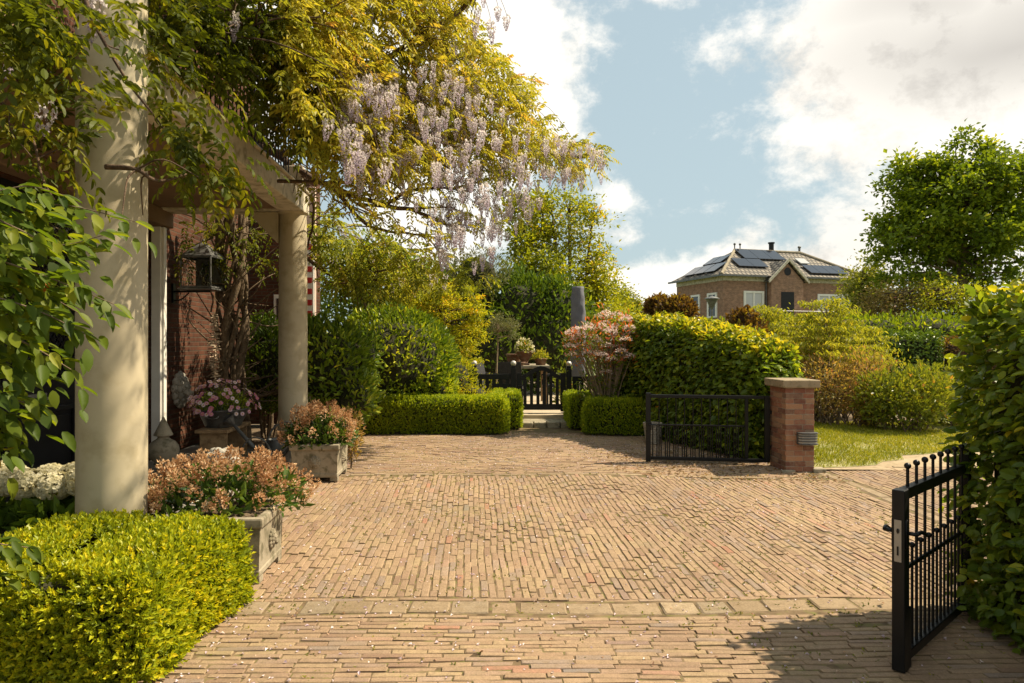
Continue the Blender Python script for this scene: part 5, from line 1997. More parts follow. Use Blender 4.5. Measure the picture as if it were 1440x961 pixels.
multi_stem('loose_shrub', 'broad tawny shrub further back, below the layered pale trees', [pb(1190, 515, 13.6, 60, 28, .6), pb(1130, 510, 13.8, 40, 28, .6)], 2400, .06, .028, 'shrub_brown', at(1180, 590, 13.6) * [1, 1, 0], 30)
# dark hedge and copper hedge further back
beech_hedge('dark green clipped hedge behind the shrubs, under the big tree', [(7.55, 15.6, 1.72), (9.3, 14.9, 1.70)], .8, 7500, .075, .045, name='clipped_hedge', mat='dark_leaf', ntop=0, depth=.08)
beech_hedge('brown copper beech hedge continuing from the dark green one', [(9.4, 14.85, 1.58), (11.5, 14.2, 1.55)], .7, 4500, .07, .04, name='copper_hedge', mat='copper', ntop=0, core='twig_brown')


def layered(label, px, py_top, d, spread, tiers, group):
    """pagoda-like tree: flat tiers of drooping pale leaves"""
    base = at(px, 560, d) * [1, 1, 0]
    t = thing('layered_tree', label, 'tree', tuple(base), 0, group)
    top = at(px, py_top, d)[2]
    b = MB()
    b.tube(smooth_path([(0, 0, -.05), (.05, 0, top * .35), (-.02, .05, top * .7), (0, 0, top * .97)], 4), np.linspace(.04, .012, 13), 7)
    P = []
    for k in range(tiers):
        z_ = top * (1 - .5 * k / tiers) - .08
        m = 4 + k
        r_ = spread * (.35 + .65 * (k + 1) / tiers)
        for j in range(m):
            a_ = 2 * math.pi * (j + rng.uniform(-.3, .3)) / m + k
            e = np.array([math.cos(a_) * r_ * rng.uniform(.6, 1.1), math.sin(a_) * r_ * rng.uniform(.6, 1.1), z_ + rng.uniform(-.08, .08)])
            s0 = np.array([0, 0, z_ - .3])
            pth = smooth_path([s0, s0 + (e - s0) * .5 + np.array([0, 0, .12]), e], 4)
            b.tube(pth, np.linspace(.012, .004, 9), 5, False)
            for q in pth[3:]:
                c_ = 13
                P.append(q + rng.normal(0, 1, (c_, 3)) * np.array([.12, .12, .022]))
    P = np.concatenate(P)
    n = len(P)
    D = rnd_dirs(n) * np.array([1, 1, .2]) + np.array([0, 0, -.5])
    leaves('crown', P, D, rnd_dirs(n) * .4 + np.array([0, 0, 1.]), rng.uniform(.06, .11, n), .032, vval(P, 2, .28, .5), M['dogwood'], t, curl=.25)
    b.build('trunk', M['bark_pale'], t, smooth=True)
    return t


GR = 'pale layered trees in front of the villa'
layered('pale layered tree beside the copper cone, below the villa corner', 1075, 428, 14.6, .95, 6, GR)
layered('pale layered tree with a leaning bare trunk, tallest of them, below the villa window', 1163, 420, 13.2, .95, 7, GR)
layered('low pale layered tree nearest the dark clipped hedge', 1212, 452, 14.0, .75, 5, GR)
layered('pale layered tree half hidden between the copper cone and the tallest layered tree', 1118, 440, 15.2, .85, 6, GR)
layered('small pale layered tree just right of the street lamp', 1030, 446, 15.8, .7, 5, GR)
# taller things behind
tree('broad_tree', 'big round dark green tree over the gate at the right', at(1352, 480, 26) * [1, 1, 0], at(1352, 290, 26), .26,
     [pb(1350, 300, 26, 84, 84), pb(1285, 325, 26, 58, 58), pb(1415, 300, 26, 60, 84), pb(1305, 250, 26, 44, 34), pb(1348, 220, 26, 26, 34), pb(1396, 226, 26, 30, 36), pb(1440, 235, 26, 30, 34), pb(1250, 272, 26, 26, 18), pb(1278, 232, 26, 16, 22), pb(1238, 318, 26, 18, 26), pb(1290, 395, 25.5, 52, 34), pb(1400, 385, 26, 44, 28), pb(1250, 372, 26, 24, 30)], 290, 105, .17, .115, 'oak', .44, 'bark', nbranch=230, shell=.42)
tree('slender_tree', 'pale green upright tree just right of the villa', at(1213, 480, 36) * [1, 1, 0], at(1213, 380, 36), .12,
     [pb(1212, 415, 36, 20, 40), pb(1228, 395, 36, 14, 34), pb(1232, 435, 36, 20, 26)], 90, 60, .17, .1, 'poplar', .6, nbranch=40)
tree('thin_tree', 'thinly leaved yellowish tree under the big round tree', at(1262, 480, 24) * [1, 1, 0], at(1258, 415, 24), .09,
     [pb(1258, 430, 24, 42, 26), pb(1300, 425, 24, 34, 24)], 90, 44, .1, .05, 'shrub_brown', .5, 'bark_dark', nbranch=80, base_v=.3)
tree('thin_tree', 'thinly leaved tree with a dark trunk beside the top of the tall beech hedge', at(1322, 480, 23) * [1, 1, 0], at(1322, 410, 23), .10,
     [pb(1322, 425, 23, 38, 26), pb(1365, 430, 23, 30, 26)], 70, 44, .1, .05, 'tree', .5, 'bark_dark', nbranch=80, base_v=.35)
bush('back_shrubs', 'wide mixed shrub mass closing the view behind the clipped hedge', 'bush', [pb(1225, 465, 22, 60, 22, 1.2), pb(1310, 466, 21, 60, 24, 1.2), pb(1400, 466, 22, 80, 30, 1.2), pb(1130, 470, 22, 70, 24, 1.2), pb(1040, 472, 23, 60, 20, 1.2)], 8000, .15, .075, 'oak', depth=.25, bump=.25, freq=1, base=.45)
# far wood all round so that the ground never ends bare
n = 26000
ang = rng.uniform(0, 2 * math.pi, n)
rad = rng.uniform(110, 150, n)
P = np.stack([np.cos(ang) * rad, np.sin(ang) * rad, np.zeros(n)], 1)
P[:, 2] = rng.uniform(0, 1, n) ** .8 * (4.2 + 1.5 * np.sin(ang * 37) + np.sin(ang * 91))
leaves('far_wood', P, rnd_dirs(n), rnd_dirs(n), 1.6, 1.2, rng.uniform(0, 1, n), M['poplar'], None, hexa=False)
bpy.data.objects['far_wood']['kind'] = 'stuff'

# ------------------------------------------------------------------ the villa
VR = math.atan2(.292, .956)
vc = at(1017, 480.5, 50)
t = thing('brick_villa', 'two-storey brown brick villa with a hipped tiled roof, front gable and solar panels', 'house', (vc[0], vc[1], 0), VR)
VL, VD, VE = 12.7, 6.5, 6.0
b = MB()
b.box((0, 0, -.1), (VL, VD, VE))
b.box((3.75, -.55, -.1), (6.6, -.005, VE))
b.extr([(3.75, -.55, VE), (6.6, -.55, VE), (5.175, -.55, 7.35)], (0, .546, 0))
b.build('wall', M['dark_brick'], t, uv=True)
for xa_, xb_ in ((-.012, .45), (VL - .45, VL + .012)):
    b = MB()
    for k in range(14):
        b.box((xa_, -.03, k * .42), (xb_, -.005, k * .42 + .38))
    b.build('quoin', M['dark_brick'], t, uv=True)
# eaves band, gutter, roof
b = MB()
b.box((-.05, -.05, VE - .02), (3.7, VD, VE + .35))
b.box((6.65, -.05, VE - .02), (VL + .05, VD, VE + .35))
b.box((3.701, .3, VE - .02), (6.649, VD, VE + .35))
b.build('frieze', M['fascia'], t)
tile_m, tn, tp, _o = new_mat('roof_tiles')
uvn = tn.nodes.new('ShaderNodeUVMap')
btx = tn.nodes.new('ShaderNodeTexBrick')
btx.inputs['Scale'].default_value = 1
btx.inputs['Brick Width'].default_value = .36
btx.inputs['Row Height'].default_value = .42
btx.inputs['Mortar Size'].default_value = .085
btx.inputs['Mortar Smooth'].default_value = .6
btx.offset = .5
btx.inputs['Color1'].default_value = (.235, .20, .15, 1)
btx.inputs['Color2'].default_value = (.16, .14, .11, 1)
btx.inputs['Mortar'].default_value = (.05, .045, .04, 1)
tn.links.new(uvn.outputs[0], btx.inputs['Vector'])
tn.links.new(btx.outputs['Color'], tp.inputs['Base Color'])
tp.inputs['Roughness'].default_value = .8
bb_ = tn.nodes.new('ShaderNodeBump')
bb_.invert = True
bb_.inputs['Distance'].default_value = .05
tn.links.new(btx.outputs['Fac'], bb_.inputs['Height'])
tn.links.new(bb_.outputs[0], tp.inputs['Normal'])
e = .45
ez = VE + .36
rz_ = ez + 2.35
ri = (VD + 2 * e) / 2
b = MB()
A_ = [(-e, -e, ez), (VL + e, -e, ez), (VL + e, VD + e, ez), (-e, VD + e, ez), (-e + ri, VD / 2, rz_), (VL + e - ri, VD / 2, rz_)]
b._add(A_, [(0, 1, 5, 4), (1, 2, 5), (2, 3, 4, 5), (3, 0, 4), (3, 2, 1, 0)])
# gable roof
gz0, gpk = VE - .05, 7.6
b._add([(3.45, -.75, gz0), (5.175, -.75, gpk), (5.175, 2.4, gpk), (3.45, .4, gz0), (6.9, -.75, gz0), (6.9, .4, gz0)], [(0, 1, 2, 3), (1, 4, 5, 2)])
roof = b.build('roof', tile_m, t, uv=True)
roof.modifiers.new('thick', 'SOLIDIFY').thickness = .06
b = MB()
for p, q in (((-e, -e, ez), (-e + ri, VD / 2, rz_)), ((VL + e, -e, ez), (VL + e - ri, VD / 2, rz_)), ((-e + ri, VD / 2, rz_), (VL + e - ri, VD / 2, rz_))):
    b.tube([np.array(p) + [0, 0, .05], np.array(q) + [0, 0, .05]], .12, 8)
b.build('ridge_tile', M['stone'], roof)
for lo_, hi_ in (((-e - .12, -e - .12, ez - .1), (3.4, -e - .002, ez + .03)), ((6.95, -e - .12, ez - .1), (VL + e + .12, -e - .002, ez + .03)), ((-e - .12, -e - .001, ez - .1), (-e - .002, VD + e, ez + .03))):
    MB().box(lo_, hi_).build('gutter', M['zinc'], t)
b = MB()
b.tube([(3.62, -.12, ez), (3.62, -.12, 0)], .05, 8)
b.build('downpipe', M['zinc'], t)
for s_ in (-1, 1):
    b = MB()
    x0, x1 = 5.175 + s_ * 1.77, 5.175
    b.extr([(x0, -.80, gz0 - .12), (x1, -.80, gpk - .12), (x1, -.80, gpk + .12), (x0, -.80, gz0 + .12)], (0, .1, 0))
    b.build('bargeboard', M['fascia'], t)
b = MB()
b.tube([(5.175, -.58, 6.72), (5.175, -.552, 6.72)], .30, 20)
b.build('oculus', M['black'], t)
b = MB()
b.box((4.6, -.57, 2.9), (5.75, -.552, 5.2))
b.build('doorway', M['black'], t)
def vwin(x0, x1, z0, z1, n_, side=False):
    f_ = MB()
    fr = []
    if not side:
        f_.box((x0 - .18, -.09, z0 - .12), (x0, -.004, z1 + .15))
        f_.box((x1, -.09, z0 - .12), (x1 + .18, -.004, z1 + .15))
        f_.box((x0 + .001, -.09, z1), (x1 - .001, -.004, z1 + .15))
        f_.box((x0 + .001, -.12, z0 - .12), (x1 - .001, -.004, z0))
        for k in range(1, n_):
            x_ = x0 + (x1 - x0) * k / n_
            f_.box((x_ - .07, -.07, z0 + .001), (x_ + .07, -.004, z1 - .001))
    else:
        f_.box((-.09, x0 - .18, z0 - .12), (-.004, x0, z1 + .15))
        f_.box((-.09, x1, z0 - .12), (-.004, x1 + .18, z1 + .15))
        f_.box((-.09, x0 + .001, z1), (-.004, x1 - .001, z1 + .15))
        f_.box((-.12, x0 + .001, z0 - .12), (-.004, x1 - .001, z0))
        for k in range(1, n_):
            x_ = x0 + (x1 - x0) * k / n_
            f_.box((-.07, x_ - .06, z0 + .001), (-.004, x_ + .06, z1 - .001))
    wo = f_.build('window', M['white'], t)
    g_ = MB()
    if not side:
        g_.box((x0, -.03, z0), (x1, -.003, z1))
    else:
        g_.box((-.03, x0, z0), (-.003, x1, z1))
    g_.build('pane', M['pane_pale'] if not side else M['glass'], wo)
vwin(1.9, 3.3, 3.3, 5.1, 2)
vwin(8.5, 11.2, 3.7, 5.0, 3)
vwin(1.9, 3.3, .6, 2.4, 2)
vwin(8.5, 11.2, .6, 2.4, 3)
for y0 in (.9, 3.2, 5.4):
    vwin(y0, y0 + .9, 3.4, 5.0, 1, True)
    vwin(y0, y0 + .9, .7, 2.3, 1, True)
b = MB()
b.tube([(1.3, -1.0, 3.75), (10.5, -1.0, 3.75)], .03, 6)
for k in range(47):
    b.tube([(1.3 + k * .2, -1.0, 2.9), (1.3 + k * .2, -1.0, 3.75)], .012, 5)
b.build('balcony_railing', M['black'], t)
b = MB()
b.box((1.2, -1.1, 2.7), (10.6, -.556, 2.9))
b.build('balcony', M['stone'], t)
b = MB()
b.tube([(7.0, VD / 2 + .4, rz_ - .4), (7.0, VD / 2 + .4, rz_ + .75)], .2, 12)
b.tube([(7.0, VD / 2 + .4, rz_ + .75), (7.0, VD / 2 + .4, rz_ + .85)], .27, 12)
b.build('chimney', M['black'], roof)
b = MB()
for x_ in (-e + ri, -e + ri + .5, VL + e - ri, VL + e - ri - .1):
    b.tube([(x_, VD / 2, rz_), (x_, VD / 2, rz_ + .5)], .05, 6)
    b.ball((x_, VD / 2, rz_ + .5), .1, 8, 6)
b.build('roof_finial', M['zinc'], roof)
sl = (rz_ - ez) / ri     # front slope rise per metre
def on_front(x_, s_, lift=.12):
    return np.array([x_, -e + s_, ez + s_ * sl + lift])
def solar(x0, x1, s0, s1, nx, mat='solar', nm='solar_panel'):
    for k in range(nx):
        xa_, xb_ = x0 + (x1 - x0) * k / nx + .015, x0 + (x1 - x0) * (k + 1) / nx - .015
        b = MB()
        b.extr([on_front(xa_, s0), on_front(xb_, s0), on_front(xb_, s1), on_front(xa_, s1)], (0, -sl * .06, .06))
        b.build(nm, M[mat], roof)
solar(1.75, 4.35, 1.0, 2.1, 2)
solar(3.1, 6.9, 2.2, 3.6, 3)
solar(7.7, 11.2, .35, 1.5, 4)
solar(7.9, 8.8, 1.75, 2.5, 1, 'pane_pale', 'skylight')
def on_side(y_, s_, lift=.12):
    return np.array([-e + s_, y_, ez + s_ * sl + lift])
for (y0, y1, s0, s1) in ((1.0, 2.4, .4, 1.5), (2.5, 3.9, .4, 1.5), (4.0, 5.4, .4, 1.5), (2.2, 3.4, 1.7, 2.7), (3.5, 4.6, 1.7, 2.7)):
    b = MB()
    b.extr([on_side(y1, s0), on_side(y0, s0), on_side(y0, s1), on_side(y1, s1)], (-sl * .06, 0, .06))
    b.build('solar_panel', M['solar'], roof)

# ------------------------------------------------------------------ wisteria
def rand_in_poly(poly, n):
    poly = np.array(poly, float)
    out = np.zeros((0, 2))
    lo, hi = poly.min(0), poly.max(0)
    while len(out) < n:
        q = rng.uniform(lo, hi, (n * 2, 2))
        out = np.concatenate([out, q[in_poly(q[:, 0], q[:, 1], poly.tolist())]])
    return out[:n]


def pts_px(q, d):
    return np.stack([(q[:, 0] - CX) / F * d, d, H - (q[:, 1] - CY) / F * d], 1)


def compound(P, Rd, pairs, length, lL, lW, v, droop=.5, hexa=False, ldroop=.35):
    """pinnate leaves: P base, Rd rachis direction"""
    n = len(P)
    Rd = unit(Rd)
    up = np.array([0, 0, 1.])
    S = unit(np.cross(Rd, up + rnd_dirs(n) * .25))
    Nn = np.cross(S, Rd)
    length = np.broadcast_to(length, (n,))
    out = []
    for k in range(pairs * 2 + 1):
        pr = k // 2
        t = .28 + .72 * pr / pairs if k < pairs * 2 else 1.0
        sgn = (1 if k % 2 else -1) if k < pairs * 2 else 0
        Q = P + Rd * (length * t)[:, None] - up * (droop * length * t * t)[:, None]
        fw = Rd - up * 2 * droop * t * .6
        D = fw * (.55 if sgn else 1.0) + S * sgn * .85 - up * ldroop * rng.uniform(.3, 1.5, n)[:, None] + rnd_dirs(n) * .18
        sc_ = (1 - .25 * abs(t - .65)) * rng.uniform(.8, 1.15, n)
        out.append(leaf_arrays(Q, D, Nn + rnd_dirs(n) * .3, lL * sc_, lW * sc_, np.clip(v + rng.normal(0, .06, n), 0, 1), hexa=hexa, fold=.1, curl=.18))
    return cat(out)


wt = at(322, 500, 9.45)
wis = thing('wisteria', 'large old wisteria with golden leaves and hanging lilac racemes arching from the balcony', 'climber', (wt[0], wt[1], 0))
WO = np.array([wt[0], wt[1], 0])
# stems up the wall
b = MB()
for k in range(9):
    a_ = k * 2.4
    pts = []
    for j in range(9):
        z_ = -.05 + j * .46
        tw = a_ + j * .55
        r_ = .16 + .05 * math.sin(j * 1.3 + k) + (.10 if j == 0 else 0)
        pts.append((math.cos(tw) * r_ + random.uniform(-.03, .03) + j * .01, math.sin(tw) * r_ * .7, z_))
    b.tube(smooth_path(pts, 4), [.045 - .012 * (i / 32) + .006 * math.sin(i) + (.012 if k < 3 else -.012) for i in range(33)], 7)
for k in range(70):
    z0 = random.uniform(.4, 3.1)
    s0 = np.array([random.uniform(-.2, .2), random.uniform(-.15, .1), z0])
    e0 = s0 + np.array([random.uniform(-.5, 1.1), random.uniform(-.5, .6), random.uniform(-.2, .9)])
    m0 = (s0 + e0) / 2 + np.array([random.uniform(-.2, .2), random.uniform(-.2, .1), random.uniform(-.2, .15)])
    b.tube(smooth_path([s0, m0, e0], 5), np.linspace(.014, .005, 11), 5)
b.build('stem', M['bark'], wis, smooth=True)

BR = [
    ([(322, 330, 9.45), (335, 200, 9.2), (385, 215, 8.9), (425, 244, 8.6), (470, 262, 8.4), (540, 290, 8.5), (590, 300, 8.8), (650, 322, 9.2)], .055),
    ([(335, 200, 9.2), (400, 215, 8.6), (480, 205, 8.2), (560, 190, 8.3), (640, 195, 8.8), (720, 215, 9.6), (800, 222, 10.2), (846, 214, 10.5)], .05),
    ([(335, 200, 9.2), (420, 150, 8.2), (500, 110, 7.6), (580, 60, 7.6), (650, 10, 8.0), (700, -30, 8.4)], .05),
    ([(130, 0, 4.6), (210, 28, 5.0), (290, 52, 5.4), (370, 50, 5.8), (440, 85, 6.4), (530, 130, 7.2), (640, 150, 8.4), (740, 140, 9.4)], .045),
    ([(210, 60, 5.4), (270, 42, 5.6), (340, 8, 6.0), (420, -10, 6.6)], .035),
    ([(540, 290, 8.5), (580, 270, 8.6), (640, 262, 9.0), (700, 250, 9.6)], .025),
    ([(470, 262, 8.4), (520, 320, 8.8), (590, 330, 9.3), (650, 345, 10)], .025),
    ([(430, 360, 9.9), (470, 388, 9.9), (497, 404, 9.9), (510, 388, 9.9), (550, 378, 10), (600, 360, 10.3)], .028),
    ([(480, 205, 8.2), (520, 160, 7.8), (580, 130, 8.0), (660, 110, 8.8), (735, 120, 9.5)], .028),
    ([(425, 244, 8.6), (440, 300, 9.2), (430, 360, 9.9), (420, 420, 10.4)], .022),
    ([(150, 232, 3.75), (195, 237, 3.75), (222, 252, 3.8), (262, 246, 3.9)], .016),
    ([(120, -20, 3.9), (150, 60, 3.9), (190, 130, 4.0), (232, 190, 4.1)], .013),
    ([(0, -30, 4.1), (90, 40, 4.2), (150, 42, 4.2), (200, 0, 4.2)], .016),
    ([(650, 10, 8.0), (740, -90, 7.4), (800, -190, 6.4), (740, -210, 5.6), (640, -200, 5.2)], .03),
    ([(-30, 120, 3.4), (40, 190, 3.5), (60, 250, 3.5), (90, 300, 3.5)], .010),
]
b = MB()
nodes = []
for pts, r_ in BR:
    pth = smooth_path([at(*p) - WO for p in pts], 8)
    wob = np.array(pth)
    wob = wob + np.stack([noise3(wob, 5, 5, 1), noise3(wob, 5, 5, 7), noise3(wob, 5, 5, 12)], 1) * .035
    b.tube(list(wob), np.linspace(r_, r_ * .35, len(pth)), 8)
    nodes.append(wob)
    # side twigs
    for k in range(int(len(pth) * .9) if r_ > .0201 else 3):
        i = rng.integers(1, int(len(pth) * .72))
        p0 = wob[i]
        dd = rnd_dirs(1)[0] * np.array([1, 1, .7]) + np.array([.3, 0, .05])
        L_ = rng.uniform(.25, .9) if r_ > .0201 else .18
        p1 = p0 + dd * L_ * .5 + rnd_dirs(1)[0] * .08
        p2 = p1 + dd * L_ * .5 + rnd_dirs(1)[0] * .14 + np.array([0, 0, -.12])
        b.tube(smooth_path([p0, p1, p2], 4), np.linspace(min(r_ * .4, .012), .003, 9), 5, False)
for k in range(30):
    q_ = rand_in_poly([(215, 5), (330, -10), (460, 60), (560, 160), (600, 290), (520, 300), (440, 250), (400, 170), (300, 90)], 1)[0]
    p0 = at(q_[0], q_[1], 4.9 + (q_[0] - 215) * .009 + rng.uniform(-.3, .5)) - WO
    dd = np.array([.75, .35, -.1]) + rnd_dirs(1)[0] * np.array([.5, .5, .55])
    L_ = rng.uniform(.6, 1.5)
    b.tube(smooth_path([p0 - dd * L_ * .5, p0 + rnd_dirs(1)[0] * .1, p0 + dd * L_ * .4 + np.array([0, 0, .06]), p0 + dd * L_ * .6 + rnd_dirs(1)[0] * .12], 5), np.linspace(rng.uniform(.009, .022), .005, 16), 6, False)
nodes = np.concatenate(nodes)
branches = b


def dmap(q, spread):
    d = 4.7 + np.clip(q[:, 0] - 250, -60, 620) * (5.6 / 600)
    return d + rng.uniform(-spread, spread, len(q))


GOLD = [(385, -60), (640, -60), (657, 30), (690, 75), (742, 112), (757, 160), (792, 198), (838, 194), (852, 218), (800, 232), (740, 222), (700, 240), (640, 225), (560, 240), (480, 232), (435, 200), (390, 130)]
HANG = [(430, 180), (560, 225), (700, 215), (850, 212), (848, 245), (800, 262), (765, 290), (700, 330), (650, 350), (620, 380), (585, 330), (540, 318), (470, 322), (432, 290)]
FAR = [(436, 300), (540, 325), (600, 350), (690, 385), (640, 412), (560, 405), (462, 402), (458, 360), (436, 355)]
MID = [(205, -30), (400, -30), (440, 120), (440, 212), (415, 195), (370, 155), (320, 116), (285, 102), (205, 100)]


def wis_leaves(name, poly, n, dfun, lL, lW, length, mat, base_v, pairs=5, rd=(.4, -.2, -.12), droop=.36, parent=None, org=None, hexa=False, thin=None):
    q = rand_in_poly(poly, n)
    P = pts_px(q, dfun(q)) - (WO if org is None else org)
    if thin is not None:
        k = noise3(P, 2.2) + rng.normal(0, .25, len(P)) > thin
        P = P[k]
    n = len(P)
    Rd = rnd_dirs(n) * .8 + np.array(rd)
    v = np.clip(base_v + rng.normal(0, .16, n) + noise3(P, 1.7) * .16, 0, 1)
    V, f_, v_ = compound(P, Rd, pairs, length * rng.uniform(.7, 1.2, n), lL, lW, v, droop, hexa)
    return mesh_np(name, V, f_, M[mat], wis if parent is None else parent, v_)


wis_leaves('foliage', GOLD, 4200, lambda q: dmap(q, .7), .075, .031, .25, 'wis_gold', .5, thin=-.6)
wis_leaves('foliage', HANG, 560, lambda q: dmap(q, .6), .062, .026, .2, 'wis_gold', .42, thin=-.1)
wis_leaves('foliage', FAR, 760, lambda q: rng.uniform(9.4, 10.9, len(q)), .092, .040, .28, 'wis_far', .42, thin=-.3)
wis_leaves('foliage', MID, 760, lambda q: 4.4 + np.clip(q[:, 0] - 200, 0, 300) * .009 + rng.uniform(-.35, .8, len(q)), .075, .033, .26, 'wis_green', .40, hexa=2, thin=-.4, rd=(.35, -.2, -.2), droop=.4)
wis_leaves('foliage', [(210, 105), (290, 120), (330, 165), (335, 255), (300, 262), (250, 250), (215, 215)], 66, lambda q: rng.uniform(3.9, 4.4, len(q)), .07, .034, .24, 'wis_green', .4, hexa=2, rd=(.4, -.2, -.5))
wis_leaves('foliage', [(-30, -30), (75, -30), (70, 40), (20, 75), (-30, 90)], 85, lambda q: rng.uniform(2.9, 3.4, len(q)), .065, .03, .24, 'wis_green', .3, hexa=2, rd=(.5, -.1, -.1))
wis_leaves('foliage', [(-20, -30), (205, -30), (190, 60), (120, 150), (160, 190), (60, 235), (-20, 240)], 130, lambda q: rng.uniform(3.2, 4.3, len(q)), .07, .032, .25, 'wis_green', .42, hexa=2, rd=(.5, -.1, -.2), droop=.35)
# canopy over the balcony and in front of the upper wall, out of frame but shading the porch
q_n = 1500
P = np.stack([rng.uniform(-4.6, -.6, q_n), rng.uniform(4.6, 9.4, q_n), rng.uniform(4.6, 7.0, q_n)], 1)
# keep clear of the open sky and of the part of the picture that shows the balcony
ppx = P[:, 0] / P[:, 1] * F + CX
ppy = CY - (P[:, 2] - H) / P[:, 1] * F
k = (ppy < -30) | ((ppx < 520) & (ppy < 40))
P = np.concatenate([P[k], np.stack([rng.uniform(-1.2, 1.7, 400), rng.uniform(4.35, 5.5, 400), rng.uniform(4.8, 5.8, 400)], 1)])
P = P[noise3(P, 2.4) > -.35] - WO
V, f_, v_ = compound(P, rnd_dirs(len(P)) + np.array([.4, 0, -.3]), 5, .25, .066, .025, rng.uniform(.2, .8, len(P)), .5)
mesh_np('upper_foliage', V, f_, M['wis_gold'], wis, v_)

P = np.stack([rng.uniform(-.55, .75, 120), rng.uniform(-.5, .5, 120), rng.uniform(2.55, 3.15, 120)], 1)
V, f_, v_ = compound(P, rnd_dirs(120) + np.array([.2, -.2, -.2]), 5, .24, .07, .03, rng.uniform(.2, .7, 120), .5)
mesh_np('porch_foliage', V, f_, M['wis_green'], wis, v_)

# racemes
def raceme_arrays(n_f, length, rad, rs):
    t = rs.uniform(0, 1, n_f) ** .85
    a_ = rs.uniform(0, 2 * math.pi, n_f)
    r_ = rad * (1 - t) ** .75 * (1 - .35 * (t < .12)) * rs.uniform(.55, 1.05, n_f) + .004
    P = np.stack([np.cos(a_) * r_, np.sin(a_) * r_, -t * length], 1)
    out = np.stack([np.cos(a_), np.sin(a_), rs.uniform(-.4, .4, n_f)], 1)
    S = np.cross(out, np.array([0, 0, 1.]))
    v = np.clip(.85 - t * .65 + rs.normal(0, .12, n_f), 0, 1)
    s_ = .0235 * (1 - .5 * t) * rs.uniform(.8, 1.2, n_f)
    A = leaf_arrays(P, out + np.array([0, 0, .9]), out + np.array([0, 0, -.2]), s_, s_ * 1.1, v, fold=.1, curl=.3)
    B_ = leaf_arrays(P, out - np.array([0, 0, .25]), S, s_ * .9, s_ * .7, np.clip(v - .15, 0, 1), fold=.1, curl=.3)
    return cat([A, B_])


protos = []
for k in range(7):
    L_ = rng.uniform(.17, .31)
    V, f_, v_ = raceme_arrays(int(95 + 90 * (L_ - .17) / .14), L_, rng.uniform(.05, .066), rng)
    protos.append((V, f_, v_))
q1 = rand_in_poly([(455, 175), (500, 105), (600, 78), (680, 112), (745, 178), (845, 203), (850, 225), (790, 250), (740, 275), (680, 282), (620, 255), (560, 255), (500, 255)], 270)
q2 = rand_in_poly([(520, 190), (560, 225), (700, 215), (850, 212), (848, 245), (800, 262), (765, 290), (700, 330), (650, 330), (600, 290), (540, 270)], 55)
q3 = rand_in_poly([(610, 300), (700, 265), (770, 262), (735, 310), (700, 345), (660, 375), (620, 365)], 45)
q4 = rand_in_poly([(440, 270), (600, 330), (640, 400), (470, 400)], 34)
q5 = np.array([(655, 5), (672, 12), (690, 30), (700, 10), (712, 22), (680, -6), (668, 28), (64, 146), (400, 50), (520, 10), (560, 40), (640, 60), (590, 20), (610, 110), (330, 20), (205, 5), (140, 0), (15, 60)], float)
Q = np.concatenate([q1, q2, q3, q4, q5])
dd = np.concatenate([dmap(q1, .4) - .62, dmap(q2, .6) - .1, dmap(q3, .5), rng.uniform(10, 11.5, len(q4)), np.array([8, 8, 8.1, 8.2, 8.2, 8, 8, 3.4, 6.4, 7, 7.3, 8, 7.5, 7.6, 5.3, 4.9, 4.0, 3.6])])
PR = pts_px(Q, dd) - WO
scl = rng.uniform(.55, 1.0, len(PR))
order = np.argsort(-scl / dd)
rac_mesh = []
for k, (V, f_, v_) in enumerate(protos):
    o = mesh_np('raceme', V, f_, M['wis_flower'], wis, v_)
    rac_mesh.append(o)
used = 0
rest = []
for j, i in enumerate(order):
    k = int(rng.integers(0, 7))
    if j < 100:
        if used < 7:
            o = rac_mesh[used]
            used += 1
        else:
            o = rac_mesh[k].copy()
            C.objects.link(o)
            o.parent = wis
        o.location = tuple(PR[i])
        o.rotation_euler = (rng.normal(0, .12), rng.normal(0, .12), rng.uniform(0, 6.28))
        o.scale = (scl[i],) * 3
    else:
        V, f_, v_ = protos[k]
        a_ = rng.uniform(0, 6.28)
        Rm = np.array([[math.cos(a_), -math.sin(a_), 0], [math.sin(a_), math.cos(a_), 0], [rng.normal(0, .1), rng.normal(0, .1), 1]])
        rest.append((V @ Rm.T * scl[i] + PR[i], f_, v_))
V, f_, v_ = cat(rest)
o = mesh_np('raceme_mass', V, f_, M['wis_flower'], wis, v_)
o['kind'] = 'stuff'
# thin stalks that carry the racemes and outer leaves
b = branches
for i in order[:260]:
    p = PR[i]
    j = np.argmin(np.linalg.norm(nodes - p - np.array([0, 0, .25]), axis=1))
    if np.linalg.norm(nodes[j] - p) < 1.6:
        b.tube(smooth_path([nodes[j], (nodes[j] + p) / 2 + np.array([0, 0, .15]), p + np.array([0, 0, .02]), p - np.array([0, 0, .15])], 3), .003, 4, False)
b.build('branch', M['bark_dark'], wis, smooth=True)

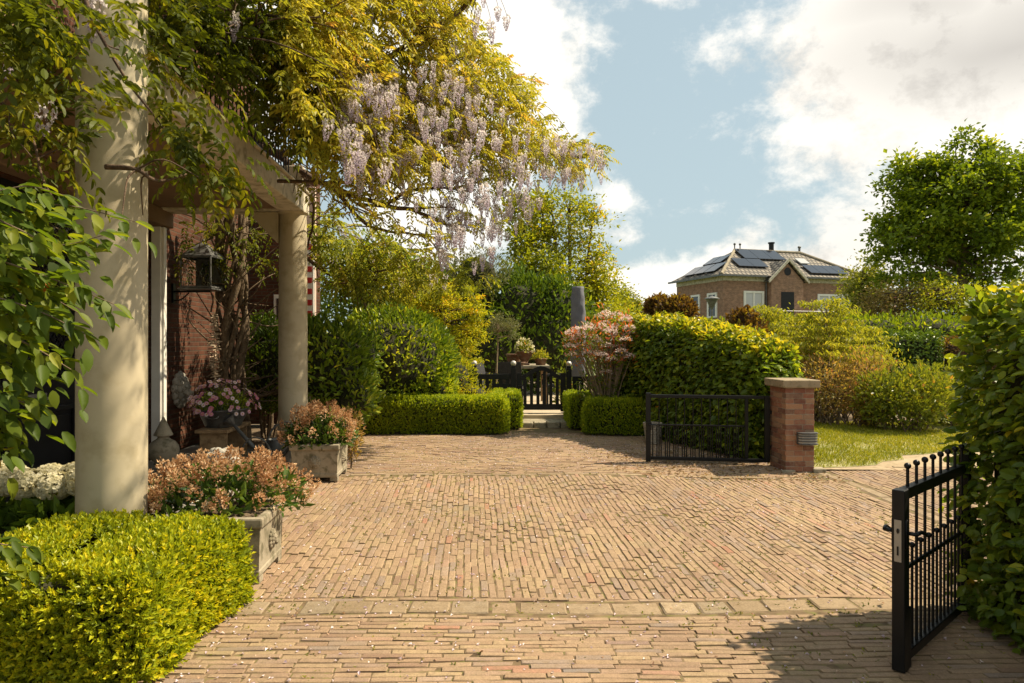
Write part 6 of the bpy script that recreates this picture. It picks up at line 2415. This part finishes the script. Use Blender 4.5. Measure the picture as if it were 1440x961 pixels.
# broad-leaved climber close to the camera at the left
cl = thing('climbing_plant', 'broad-leaved green climber hanging in sprays before the black front door', 'climber', (-2.15, 2.75, 0))
CO = np.array([-2.15, 2.75, 0])
b = MB()
sprays = [([(-60, 250), (20, 285), (100, 290), (190, 312)], 2.75), ([(-60, 290), (20, 320), (80, 345), (150, 330)], 2.6), ([(-60, 350), (10, 370), (80, 395), (160, 428)], 2.5), ([(-80, 400), (0, 420), (60, 440), (120, 470)], 2.45),
          ([(-80, 250), (-20, 270), (40, 262), (90, 275)], 2.7), ([(-80, 330), (-20, 345), (30, 380), (60, 410)], 2.55), ([(-70, 470), (0, 470), (50, 490), (100, 520)], 2.4), ([(-80, 540), (-20, 555), (20, 562), (55, 575)], 2.35),
          ([(-80, 430), (-30, 440), (20, 460), (60, 500)], 2.6), ([(-60, 300), (0, 300), (60, 310), (120, 350)], 2.9), ([(-80, 380), (-10, 390), (40, 400), (110, 440)], 2.8), ([(-80, 560), (-40, 575), (0, 585), (25, 605)], 2.4), ([(-80, 750), (-40, 755), (0, 765), (40, 770)], 2.6)]
LV = []
for pts, d0 in sprays:
    px0 = at(pts[0][0], pts[0][1], d0)
    pth = np.array(smooth_path([np.array([-2.30, 2.62, max(.3, px0[2] - .18)]) - CO] + [at(p[0], p[1], d0 + .05 * i) - CO for i, p in enumerate(pts)], 6))
    b.tube(list(pth), np.linspace(.006, .0018, len(pth)), 5, False)
    for rep in range(3):
        n = len(pth) - 2
        tx = unit(np.gradient(pth, axis=0))[1:-1]
        P = pth[1:-1] + rng.normal(0, .012, (n, 3)) - np.array([0, .0, .05]) * rep + rnd_dirs(n) * .05 * rep
        sgn = np.where(np.arange(n) % 2 == 0, 1, -1)[:, None]
        S = unit(np.cross(tx, np.array([0.1, -.6, 1.])))
        D = tx * .75 + S * sgn * .75 + np.array([0, -.1, -.28]) + rnd_dirs(n) * .25
        LV.append(leaf_arrays(P, D, np.array([.15, -.35, 1.]) + rnd_dirs(n) * .35, rng.uniform(.06, .092, n), rng.uniform(.034, .048, n), np.clip(rng.normal(.45, .19, n), 0, .98), fold=.10, curl=.2, hexa=2))
    e_ = pth[-1]
    LV.append(leaf_arrays(e_[None], (pth[-1] - pth[-3])[None] + np.array([[0, 0, -.02]]), np.array([[.1, -.3, 1.]]), np.array([.085]), np.array([.045]), np.array([.6]), fold=.10, curl=.2, hexa=2))
# a looser inner mass of the same leaves
q = rand_in_poly([(-80, 255), (80, 275), (120, 330), (90, 420), (50, 480), (30, 560), (-80, 590)], 330)
P = pts_px(q, rng.uniform(2.5, 3.1, len(q))) - CO
n = len(P)
LV.append(leaf_arrays(P, rnd_dirs(n) * .5 + np.array([.7, -.1, -.35]), np.array([.1, -.3, 1.]) + rnd_dirs(n) * .5, rng.uniform(.06, .10, n), rng.uniform(.038, .055, n), np.clip(rng.normal(.4, .2, n), 0, 1), fold=.10, curl=.2, hexa=2))
V, f_, v_ = cat(LV)
mesh_np('leaves', V, f_, M['climber_leaf'], cl, v_, True)
for k in range(3):
    a_ = k * 2.1
    b.tube(smooth_path([np.array([-.15 + .03 * math.cos(a_ + z_ * 2.3), -.13 + .03 * math.sin(a_ + z_ * 2.3), z_]) for z_ in np.arange(-.05, 3.6, .35)], 4), np.linspace(.016, .007, 41), 7)
b.build('stem', M['bark'], cl, smooth=True)

for o in bpy.data.objects:
    if o.type == 'EMPTY' and 'label' not in o:
        print('no label', o.name)
